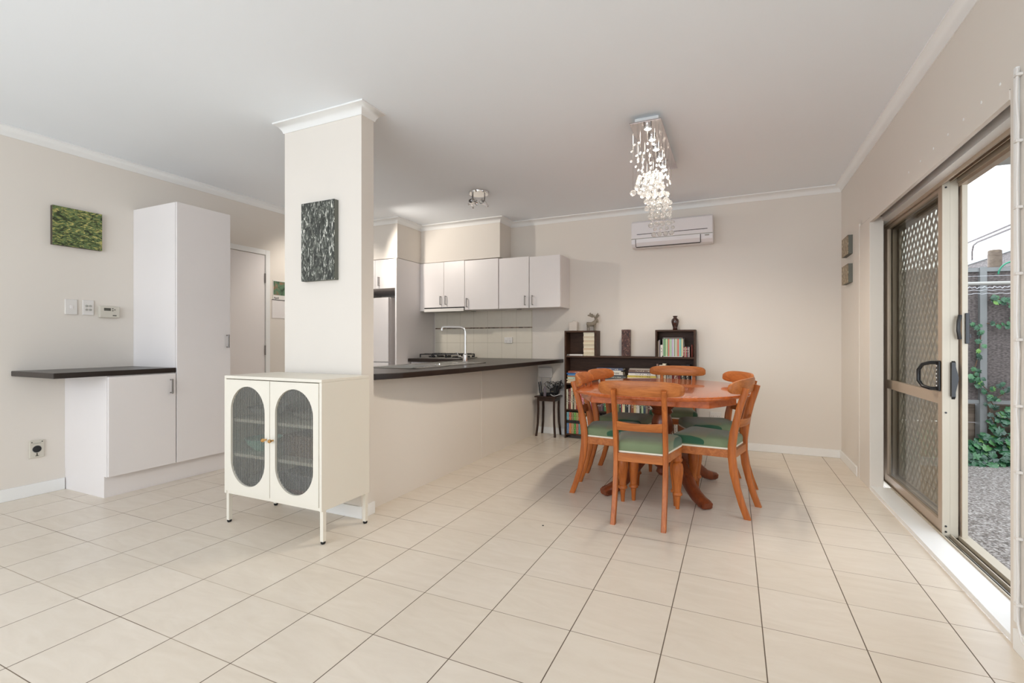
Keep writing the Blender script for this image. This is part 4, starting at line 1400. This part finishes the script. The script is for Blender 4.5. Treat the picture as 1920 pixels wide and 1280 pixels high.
bx('shelf', dk, (BX0 + T_, BX1 - T_, BY0 + 0.004, BY1, 0.606, 0.622), bc, bevel=0.001)
bx('shelf', dk, (BX0 + T_, BX1 - T_, BY0 + 0.004, BY1, 0.312, 0.328), bc, bevel=0.001)
bx('shelf', dk, (BX0 + T_, BX1 - T_, BY0 + 0.002, BY1, 0.034, 0.052), bc, bevel=0.001)
bx('divider', dk, (-1.06, -1.045, BY0 + 0.006, BY1, 0.052, 0.312), bc)
bx('back_panel', dk, (BX0 + T_, BX1 - T_, BY1 - 0.004, BY1, 0.052, 0.914), bc)
for a, b in ((TL0, TL1), (TR0, TR1)):
    bx('back_panel', dk, (a + T_, b - T_, BY1 - 0.004, BY1, 0.932, 1.195), bc)

_bm = {}
def bookmat(c, deco=None):
    key = (tuple(c), deco)
    if key in _bm: return _bm[key]
    k = NT('book_cover_%d_%d_%d' % tuple(c))
    base = lin(c)
    tc = k.n('ShaderNodeTexCoord')
    if deco:
        lum = 0.3 * c[0] + 0.6 * c[1] + 0.1 * c[2]
        ink = lin((60, 50, 46)) if lum > 130 else lin((222, 214, 196))
        mp = k.n('ShaderNodeMapping')
        sc_ = {'v': (70, 1, 26), 'h': (34, 1, 80)}[deco]
        mp.inputs['Scale'].default_value = sc_
        k.l(tc.outputs['Object'], mp.inputs[0])
        nz = k.noise(mp.outputs[0], 1.6, 1)
        sp = k.n('ShaderNodeSeparateXYZ'); k.l(tc.outputs['Object'], sp.inputs[0])
        gen = k.n('ShaderNodeSeparateXYZ'); k.l(tc.outputs['Generated'], gen.inputs[0])
        ax = gen.outputs[2] if deco == 'v' else gen.outputs[0]
        ac_ = gen.outputs[0] if deco == 'v' else gen.outputs[2]
        inr = k.math('MULTIPLY', k.math('LESS_THAN', k.math('ABSOLUTE', k.math('SUBTRACT', ax, 0.55)), 0.30), k.math('LESS_THAN', k.math('ABSOLUTE', k.math('SUBTRACT', ac_, 0.5)), 0.24))
        f = k.math('MULTIPLY', inr, k.math('GREATER_THAN', nz.outputs[0], 0.52))
        k.l(k.mix(k.math('MULTIPLY', f, 0.8), base, ink), k.b.inputs['Base Color'])
    else:
        k.b.inputs['Base Color'].default_value = base
    k.b.inputs['Roughness'].default_value = 0.45
    _bm[key] = k.m
    return k.m

def cname(c):
    r, g, b = c
    mx, mn = max(c), min(c)
    if mx - mn < 26:
        return 'white' if mx > 205 else 'pale grey' if mx > 150 else 'grey' if mx > 85 else 'black'
    h = 0
    d = mx - mn
    if mx == r: h = (60 * (g - b) / d) % 360
    elif mx == g: h = 60 * (b - r) / d + 120
    else: h = 60 * (r - g) / d + 240
    if h < 14 or h > 335: n = 'pink' if mn > 110 else ('dark red' if mx < 130 else 'red')
    elif h < 42: n = 'cream' if mn > 150 else ('tan' if mx > 160 else 'brown') if d < 110 else ('orange' if mx > 150 else 'brown')
    elif h < 70: n = 'cream' if mn > 140 else 'yellow' if mx > 170 else 'olive'
    elif h < 160: n = 'pale green' if mn > 100 else 'dark green' if mx < 110 else 'green'
    elif h < 200: n = 'pale teal' if mn > 110 else 'teal'
    elif h < 255: n = 'pale blue' if mn > 120 else 'dark blue' if mx < 110 else 'blue'
    else: n = 'purple'
    return n

used_labels = set()
def book(x0, x1, z0, z1, c, label, group, flat=False, deco=None, depth=0.13, y0=None):
    """a book with its spine to the room: cover round a block of pages"""
    y = (BY0 + 0.012) if y0 is None else y0
    y2 = min(y + depth, BY1 - 0.006)
    cx, cy, cz = (x0 + x1) / 2, y, z0
    o = bpy.data.objects.new('book', None)
    t = 0.0018
    m = MB()
    a, b = x0 - cx, x1 - cx
    h = z1 - z0
    w = y2 - y
    if not flat:      # upright: cover on left, right and spine, pages showing at the top
        m.box(a, a + t, t, w, 0, h); m.box(b - t, b, t, w, 0, h); m.box(a, b, 0, t, 0, h)
        pg = (a + t, b - t, t, w - 0.003, 0.002, h - 0.004)
    else:             # lying: cover below and above
        m.box(a, b, t, w, 0, t); m.box(a, b, t, w, h - t, h); m.box(a, b, 0, t, 0, h)
        pg = (a + 0.003, b - 0.003, t, w - 0.003, t, h - t)
    bpy.data.objects.remove(o)
    o = m.build('book', bookmat(c, deco))
    o.location = (cx, cy, cz)
    bx('pages', M['cardboard'], pg, o)
    base = label; k = 2
    while label in used_labels:
        label = base + ', other copy %d' % k; k += 1
    used_labels.add(label)
    tag(o, label, 'book', group)
    return o

def shelf_row(x0, z0, specs, row, grp, deco='v', jitter=0.0, depth=0.13):
    """specs: (width, height, colour). Labels name the colour and both neighbours"""
    names = [cname(s[2]) for s in specs]
    x = x0
    labs = []
    for i, s in enumerate(specs):
        size = 'thin' if s[0] < 0.017 else 'thick' if s[0] > 0.034 else ''
        tall = 'tall' if s[1] > 0.236 else 'short' if s[1] < 0.17 else ''
        lf = names[i - 1] if i else None
        rg = names[i + 1] if i < len(specs) - 1 else None
        desc = ' '.join(q for q in (size, tall, names[i]) if q)
        if lf and rg: pos = 'between %s and %s' % (lf, rg) if lf != rg else 'between two %s ones' % lf
        elif rg: pos = 'at the left end beside a %s one' % rg
        else: pos = 'at the right end beside a %s one' % lf
        labs.append('%s book %s, %s' % (desc, pos, row))
    # where two labels are alike, add which way along the shelf
    ords = ['first', 'second', 'third', 'fourth', 'fifth']
    for lab in set(labs):
        idx = [i for i, q in enumerate(labs) if q == lab]
        if len(idx) > 1:
            for n_, i in enumerate(idx):
                labs[i] = lab + ', ' + (ords[n_] + ' such')
    for i, s in enumerate(specs):
        book(x, x + s[0] - 0.0008, z0, z0 + s[1], s[2], labs[i], grp, deco=deco if s[0] > 0.012 else None, depth=depth)
        x += s[0]
    return x

rb = random.Random(5)
# --- middle shelf: a full row of novels and reference books
mid = [((226, 226, 200), .014), ((88, 60, 44), .020), ((128, 44, 44), .016), ((216, 204, 178), .022), ((70, 74, 52), .018), ((206, 186, 160), .020), ((150, 50, 44), .022), ((232, 228, 216), .026),
       ((196, 60, 66), .018), ((226, 150, 160), .024), ((60, 44, 40), .022), ((214, 206, 176), .020), ((96, 124, 84), .022), ((214, 200, 190), .018), ((146, 40, 70), .026), ((206, 190, 120), .024),
       ((222, 220, 212), .020), ((92, 56, 46), .022), ((84, 46, 52), .022), ((110, 70, 80), .016), ((30, 36, 30), .020), ((62, 128, 70), .026), ((226, 226, 222), .020), ((34, 32, 32), .052),
       ((236, 216, 216), .020), ((184, 56, 72), .014), ((84, 138, 60), .018), ((126, 104, 60), .014), ((24, 62, 54), .022), ((170, 40, 56), .010), ((228, 222, 180), .030), ((30, 30, 30), .038),
       ((226, 222, 216), .012), ((66, 42, 34), .014), ((146, 82, 42), .030), ((224, 206, 150), .022), ((222, 214, 196), .016), ((230, 228, 220), .022), ((48, 66, 44), .020), ((190, 214, 170), .020),
       ((60, 80, 96), .024), ((150, 140, 120), .022), ((90, 50, 44), .024), ((228, 224, 214), .020), ((34, 46, 40), .022), ((160, 176, 130), .018), ((92, 106, 130), .020), ((82, 92, 116), .022),
       ((64, 66, 84), .020), ((140, 150, 170), .020), ((214, 84, 42), .034), ((226, 190, 150), .020), ((236, 232, 224), .026), ((72, 82, 128), .026)]
specs = [(w, 0.185 + 0.06 * rb.random(), c) for c, w in mid]
tot = sum(s[0] for s in specs)
k_ = min(1.0, (BX1 - T_ - 0.03 - (BX0 + T_ + 0.004)) / tot)
specs = [(s[0] * k_, s[1], s[2]) for s in specs]
shelf_row(BX0 + T_ + 0.004, 0.328, specs, 'middle shelf', 'upright books on the middle bookcase shelf')

# --- bottom shelf: a bright set with a black band across every spine, then assorted paperbacks
band = [((92, 170, 190), (76, 130, 180)), ((196, 84, 66), (212, 120, 72)), ((124, 120, 84), (176, 150, 110)), ((92, 160, 66), (60, 150, 60)), ((150, 150, 84), (186, 110, 96)), ((200, 90, 74), (70, 150, 150)), ((90, 120, 170), (206, 160, 120)), ((176, 120, 70), (120, 150, 70))]
x = BX0 + T_ + 0.006
def bandmat(ct, cb, i):
    k = NT('banded_spine')
    tc = k.n('ShaderNodeTexCoord')
    sp = k.n('ShaderNodeSeparateXYZ'); k.l(tc.outputs['Generated'], sp.inputs[0])
    n1 = k.noise(tc.outputs['Object'], 60, 2)
    up = k.math('GREATER_THAN', sp.outputs[2], 0.60)
    bd = k.math('LESS_THAN', k.math('ABSOLUTE', k.math('SUBTRACT', sp.outputs[2], 0.56)), 0.075)
    c = k.mix(up, lin(cb), lin(ct))
    c = k.mix(k.ramp(n1.outputs[0], [(0.5, (0, 0, 0, 1)), (0.62, (0.5, 0.5, 0.5, 1))]), c, lin((226, 206, 160)))
    c = k.mix(bd, c, lin((20, 18, 18)))
    k.l(c, k.b.inputs['Base Color'])
    k.b.inputs['Roughness'].default_value = 0.4
    return k.m
for i, (ct, cb) in enumerate(band):
    nm = cname(ct)
    o = book(x, x + 0.026, 0.052, 0.292, ct, '%s and %s spine with black band, bottom shelf set' % (nm, cname(cb)), 'banded set on the bottom bookcase shelf')
    o.data.materials[0] = bandmat(ct, cb, i)
    x += 0.0275
low = [(226, 222, 214), (96, 60, 50), (222, 216, 206), (60, 60, 66), (190, 180, 150), (140, 44, 44), (230, 226, 214), (40, 60, 80), (200, 150, 90), (60, 90, 60), (226, 222, 200), (120, 90, 70)]
shelf_row(x + 0.004, 0.052, [(0.026, 0.19 + 0.04 * rb.random(), c) for c in low], 'bottom shelf', 'assorted paperbacks on the bottom bookcase shelf')
low = [(70, 50, 44), (210, 200, 180), (120, 40, 40), (40, 46, 60), (222, 214, 200), (60, 80, 56), (180, 140, 90), (232, 226, 220), (84, 60, 90), (30, 30, 32), (160, 150, 130), (200, 80, 50), (226, 220, 190), (52, 66, 92), (110, 80, 60), (214, 206, 196), (90, 110, 90), (36, 34, 40), (170, 60, 60), (224, 216, 176)]
shelf_row(-1.038, 0.052, [(0.032, 0.19 + 0.05 * rb.random(), c) for c in low], 'bottom shelf past the divider', 'assorted paperbacks on the bottom bookcase shelf')

# --- upper shelf: three lying piles, then an upright run at the right
def pile(x0, layers, z, grp, where):
    """layers bottom first: (height, left offset, length, colour)"""
    nm = [cname(l[3]) for l in layers]
    labs = []
    for i in range(len(layers)):
        if i == len(layers) - 1: p = 'topmost, lying on a %s one' % nm[i - 1]
        elif i == 0: p = 'lowest, under a %s one' % nm[1]
        else: p = 'lying between %s below and %s above' % (nm[i - 1], nm[i + 1])
        labs.append('%s book %s, %s' % (nm[i], p, where))
    objs = []
    for l, lab in zip(layers, labs):
        objs.append(book(x0 + l[1], x0 + l[1] + l[2], z, z + l[0] - 0.0006, l[3], lab, grp, flat=True, deco='h' if l[0] > .018 else None, depth=0.14))
        z += l[0]
    return objs
pile(-1.722, [(.020, 0, .26, (222, 206, 176)), (.014, .01, .25, (214, 200, 172)), (.014, .0, .26, (206, 190, 160)), (.022, .01, .24, (188, 208, 190)), (.016, .005, .25, (168, 120, 80)), (.014, .012, .22, (80, 140, 190)), (.016, .0, .25, (40, 96, 160)), (.020, .016, .28, (150, 84, 60))], 0.622, 'lying books in the left pile', 'left pile')
pile(-1.376, [(.022, .03, .28, (52, 54, 50)), (.016, .045, .25, (40, 96, 70)), (.016, .03, .27, (210, 206, 190)), (.018, .045, .25, (44, 44, 46)), (.020, .035, .28, (100, 104, 100)), (.014, .04, .26, (58, 60, 62)), (.034, .018, .27, (216, 210, 196)), (.014, .010, .26, (228, 226, 214)), (.026, .0, .29, (78, 86, 112))], 0.622, 'lying books in the centre pile', 'centre pile')
objs = pile(-1.040, [(.022, .0, .29, (96, 60, 46)), (.024, .01, .28, (222, 214, 200)), (.040, .0, .305, (240, 222, 186)), (.022, .0, .30, (214, 190, 84)), (.024, .010, .285, (232, 226, 220)), (.010, .022, .28, (60, 50, 70)), (.026, .014, .29, (118, 92, 78)), (.014, .022, .285, (176, 164, 152))], 0.622, 'lying books in the right pile', 'right pile')
text('GUINNESS BOOK OF RECORDS', 0.023, (0.0, -0.0012, 0.020), (R(90), 0, 0), bookmat((196, 72, 44)), objs[2])
runr = [((150, 120, 110), .014, .235), ((206, 198, 178), .012, .215), ((222, 214, 196), .034, .225), ((226, 216, 190), .034, .240), ((60, 60, 60), .008, .20), ((176, 172, 168), .052, .215), ((112, 40, 44), .085, .210), ((34, 40, 36), .048, .225), ((26, 26, 26), .044, .230), ((40, 40, 44), .012, .17)]
shelf_row(TR0 + 0.012, 0.622, [(w, h, c) for c, w, h in runr], 'upper shelf', 'upright books at the right of the upper shelf')
book(-0.405, -0.378, 0.622, 0.80, (186, 206, 222), 'pale blue book standing alone at the right end of the upper shelf', None, deco='v')

# --- right box: rack of pastel folders
ra = shelf_row(TR0 + T_ + 0.006, 0.932, [(.010, .165, (120, 100, 66)), (.012, .175, (146, 134, 132)), (.006, .18, (34, 32, 34)), (.022, .125, (228, 222, 208))], 'right box', 'books in the right-hand box')
past = [(150, 190, 140), (96, 140, 96), (206, 228, 178), (148, 170, 130), (206, 116, 92), (178, 190, 170), (168, 206, 160), (190, 170, 200), (206, 206, 214), (150, 150, 116), (202, 222, 196), (190, 150, 130), (216, 112, 92), (150, 200, 190), (110, 180, 170), (222, 206, 150)]
ra2 = shelf_row(ra + 0.006, 0.934, [(0.0120, .185, c) for c in past], 'wire rack', 'pastel booklets in the wire rack', deco=None, depth=0.12)
shelf_row(ra2 + 0.006, 0.932, [(.014, .105, (150, 60, 50)), (.010, .105, (176, 168, 140)), (.014, .104, (150, 52, 60)), (.014, .106, (70, 78, 72)), (.008, .105, (210, 180, 176))], 'right box corner', 'small books in the right-hand box')
rk = thing('wire_rack', 'black and white wire rack holding the pastel booklets', 'rack')
m = MB()
xa, xb = ra + 0.002, ra2 + 0.004
for (y) in (BY0 + 0.006, BY1 - 0.03):
    m.tube([(xa, y, 0.936), (xa, y, 1.128), (xb, y, 1.128), (xb, y, 0.936)], 0.0026, 6)
m.tube([(xa, BY0 + .006, 1.128), (xa, BY1 - .03, 1.128)], 0.0026, 6)
m.tube([(xb, BY0 + .006, 1.128), (xb, BY1 - .03, 1.128)], 0.0026, 6)
m.tube([(xa, BY0 + .006, 0.9355), (xb, BY0 + .006, 0.9355)], 0.0026, 6)
m.build('rack_wires', M['white_trim'], rk, smooth=True)
for x_ in (xa, xb):
    for z_ in (0.938, 1.126):
        MB().sphere((x_, BY0 + .006, z_), 0.0065, 8, 6).build('corner_cap', M['black_plastic'], rk, smooth=True)
o = MB().lathe([(0.008, 0.932), (0.010, 0.94), (0.008, 0.985), (0.011, 1.005), (0.006, 1.03), (0.009, 1.045), (0.008, 1.058), (0.0, 1.062)], (-0.389, 5.25), 12).build('figurine', plain('red_brown_figure', (120, 52, 40), 0.4), smooth=True)
tag(o, 'slim red-brown figurine at the right end of the right-hand box', 'figurine')

# --- left box: stack of cream booklets and a flat white box
z = 0.932
cream = [(216, 206, 180), (206, 192, 164), (222, 210, 186), (202, 178, 150), (214, 204, 180), (196, 182, 156), (220, 208, 178), (206, 186, 158), (214, 206, 184), (198, 184, 160), (216, 210, 190), (206, 200, 178)]
for i, c in enumerate(cream):
    h_ = 0.0195 + 0.002 * ((i * 7) % 3)
    which = ('lowest', 'second from the bottom', 'third from the bottom', 'fourth from the bottom', 'fifth from the bottom', 'sixth from the bottom', 'sixth from the top', 'fifth from the top', 'fourth from the top', 'third from the top', 'second from the top', 'topmost')[i]
    book(-1.528 + 0.002 * ((i * 5) % 3), -1.402, z, z + h_, c, 'cream booklet in the bookcase left box stack, %s' % which, 'cream booklets in the left-hand box', flat=True)
    z += h_ + 0.0006
o = bx('flat_box', M['white_plastic'], (-1.690, -1.534, BY0 + 0.012, BY0 + 0.13, 0.932, 0.948), bevel=0.001)
tag(o, 'flat white box lying in the left-hand box beside the cream stack', 'box')
o = bx('notebook', bookmat((150, 146, 140)), (-1.722, -1.696, BY0 + 0.02, BY0 + 0.13, 0.932, 0.946), bevel=0.001)
tag(o, 'small grey notebook at the left corner of the left-hand box', 'notebook')

# --- ornaments on top
o = MB().lathe([(0.020, 0), (0.024, 0.004), (0.022, 0.02), (0.034, 0.06), (0.040, 0.085), (0.036, 0.108), (0.020, 0.122), (0.017, 0.132), (0.026, 0.142), (0.024, 0.145), (0.012, 0.140)], (0, 0), 28).build('vase', M['vase'], smooth=True, angle=60)
o.location = (-0.556, 5.27, 1.213)
tag(o, 'small glossy dark brown vase on the right end of the bookcase', 'vase')
o = MB().box(-0.045, 0.045, -0.035, 0.035, 0, 0.289).build('carved_box', M['carved'], bevel=0.004)
o.location = (-1.062, 5.27, 0.932)
tag(o, 'tall carved dark red wooden block standing on the bookcase centre', 'ornament')
o = MB()
o.prism([(-0.050, 0.0), (0.046, 0.0), (0.046, 0.105), (0.020, 0.108), (0.0, 0.122), (-0.012, 0.100), (-0.050, 0.098)], -0.025, 0.025, 'y')
o = o.build('carved_block', M['carved_white'], bevel=0.006)
o.location = (-1.662, 5.28, 1.213)
tag(o, 'pale carved block on the left end of the bookcase', 'ornament')
# little antlered deer
de = thing('deer_figurine', 'small grey carved deer with wide antlers on the bookcase left end', 'figurine', (-1.452, 5.28, 1.213))
m = MB()
def ell(m, path, radii, sx=0.7, seg=10):
    rr = []
    P_ = [Vector(p) for p in path]
    for i, p in enumerate(P_):
        t = (P_[min(i + 1, len(P_) - 1)] - P_[max(i - 1, 0)]).normalized()
        u = Vector((0, 1, 0)); w = t.cross(u).normalized()
        rr.append([tuple(p + u * radii[i] * sx * math.cos(2 * PI * k / seg) + w * radii[i] * math.sin(2 * PI * k / seg)) for k in range(seg)])
    m.rings(rr)
ell(m, [(-0.056, 0, 0.066), (-0.050, 0, 0.074), (-0.02, 0, 0.072), (0.01, 0, 0.074), (0.035, 0, 0.086), (0.048, 0, 0.098)], [0.008, 0.024, 0.024, 0.026, 0.028, 0.012])
ell(m, [(0.030, 0, 0.084), (0.045, 0, 0.104), (0.052, 0, 0.124)], [0.026, 0.019, 0.015])
ell(m, [(0.036, 0, 0.132), (0.050, 0, 0.130), (0.066, 0, 0.112), (0.074, 0, 0.092)], [0.008, 0.018, 0.014, 0.008])
for (x_, dx_) in ((-0.046, -0.004), (-0.032, 0.006), (0.028, -0.003), (0.042, 0.002)):
    ell(m, [(x_, 0.006 if dx_ < 0 else -0.006, 0.062), (x_ + dx_, 0.006 if dx_ < 0 else -0.006, 0.03), (x_ + dx_, 0.006 if dx_ < 0 else -0.006, 0.0)], [0.013, 0.006, 0.006])
m.build('body', M['deer'], de, smooth=True, angle=70)
for sy, ox in ((-1, 0.0), (1, 0.052)):
    m = MB()
    m.tube([(0.046, sy * 0.006, 0.138), (0.036 + ox * .6, sy * 0.022, 0.158), (0.010 + ox, sy * 0.034, 0.172)], 0.009, 6, 0.006)
    plate = [(0.040, 0.150), (0.014, 0.146), (-0.012, 0.158), (-0.036, 0.166), (-0.038, 0.176), (-0.016, 0.180), (-0.014, 0.196), (-0.004, 0.202), (0.004, 0.184), (0.014, 0.190), (0.022, 0.184), (0.026, 0.172), (0.038, 0.176), (0.044, 0.166)]
    if ox: plate = [(0.046 + (0.03 - x) * 0.5, z) for x, z in plate]
    m.prism(plate, sy * 0.022, sy * 0.032, 'y')
    m.build('antler', M['deer'], de, smooth=True)

# ================================================================== STOOL TABLE, ROUTER, WALL BOX
st = thing('side_table', 'small dark wooden side table with splayed legs in the corner', 'side table', (-1.962, 5.268, 0))
bx('top', M['stool_wood'], (-0.135, 0.135, -0.112, 0.110, 0.447, 0.462), st, bevel=0.004)
m = MB()
m.box(-0.105, 0.105, -0.092, -0.078, 0.405, 0.447); m.box(-0.105, 0.105, 0.076, 0.090, 0.405, 0.447)
m.box(-0.110, -0.098, -0.085, 0.085, 0.405, 0.447); m.box(0.098, 0.110, -0.085, 0.085, 0.405, 0.447)
m.build('apron', M['stool_wood'], st)
for sx in (-1, 1):
    for sy in (-1, 1):
        pts = [(sx * 0.098, sy * 0.080, 0.447), (sx * 0.096, sy * 0.079, 0.30), (sx * 0.100, sy * 0.083, 0.15), (sx * 0.115, sy * 0.098, 0.0)]
        MB().sweep(pts, [((0.011, 0, 0), (0, 0.011, 0))] * 4, 0.2).build('leg', M['stool_wood'], st, smooth=True)
wb = thing('network_box', 'white rounded network box on the wall under the bench end', 'network box', (-2.036, YB, 0.724))
bx('case', M['white_plastic'], (-0.088, 0.088, -0.035, 0.0, -0.062, 0.062), wb, bevel=0.014)
bx('cover_line', M['grey_plastic'], (-0.070, 0.070, -0.0358, -0.0348, 0.036, 0.0375), wb)
ro = thing('internet_router', 'black internet router with upright antennas on the small dark table', 'router', (-1.955, 5.27, 0.462))
m = MB().prism([(-0.095, -0.055), (0.095, -0.06), (0.11, 0.0), (0.095, 0.06), (-0.095, 0.055), (-0.11, 0.0)], 0.0, 0.032)
m.build('body', M['black_plastic'], ro, bevel=0.006)
for (x_, y_, tx, tz) in ((-0.105, -0.02, -0.018, 0.155), (-0.070, -0.05, -0.020, 0.165), (0.085, -0.03, 0.004, 0.150), (0.09, 0.04, 0.045, 0.180)):
    MB().tube([(x_, y_, 0.02), (x_ + tx * .5, y_, tz * .6), (x_ + tx, y_, tz)], 0.009, 8, 0.007).build('antenna', M['black_plastic'], ro, smooth=True)
mo = thing('cordless_phone', 'dark handset in its cradle beside the router', 'phone', (-1.90, 5.245, 0.494))
MB().prism([(-0.03, 0.0), (0.04, 0.0), (0.05, 0.09), (-0.035, 0.05)], -0.02, 0.04, 'y').build('cradle', M['black_plastic'], mo, bevel=0.005)
bx('display_window', M['lcd'], (-0.015, 0.015, -0.0215, -0.0205, 0.014, 0.028), mo)
pb = MB().lathe([(0.017, 0), (0.018, 0.004), (0.018, 0.085), (0.010, 0.100), (0.010, 0.112), (0.0, 0.113)], (0, 0), 14).build('grey_canister', plain('grey_purple_plastic', (108, 100, 108), 0.4), smooth=True)
pb.location = (-1.975, 5.18, 0.462)
tag(pb, 'slim grey canister standing in front of the router', 'canister')
cb = thing('cable_tangle', 'tangle of black and white cables behind the router', 'cables')
rcb = random.Random(21)
for k in range(7):
    pts = []
    cx_, cz_ = -2.03 + 0.03 * k, 0.56 + 0.012 * (k % 3)
    for i in range(22):
        a = i * 0.75 + k
        rr_ = 0.035 + 0.012 * math.sin(i * 0.9 + k)
        pts.append((cx_ + rr_ * math.cos(a) * 1.1 + 0.002 * i, 5.335 - 0.01 * math.sin(a * 0.6 + k), cz_ + rr_ * math.sin(a)))
    MB().tube(pts, 0.0032, 6).build('cable', M['black_plastic'] if k % 3 else M['cable_white'], cb, smooth=True)
for dx_ in (-0.055, 0.060, 0.072):
    MB().tube([(-2.036 + dx_, 5.365, 0.665), (-2.036 + dx_ * 0.9, 5.362, 0.60), (-2.036 + dx_ * 1.1, 5.355, 0.50)], 0.0032, 6).build('cable', M['cable_white'], cb, smooth=True)
MB().tube([(-1.90, 5.17, 0.49), (-1.88, 5.165, 0.475), (-1.855, 5.17, 0.47), (-1.83, 5.18, 0.478), (-1.80, 5.2, 0.49)], 0.004, 6).build('cable', M['cable_white'], cb, smooth=True)

# small drain point in the floor
o = MB().lathe([(0.006, 0.0), (0.006, 0.0015), (0.0, 0.0018)], (-1.028, 2.666), 10).build('floor_mark', M['black_plastic'])
tag(o, 'tiny black spot on the floor tiles before the dining table', 'floor mark')
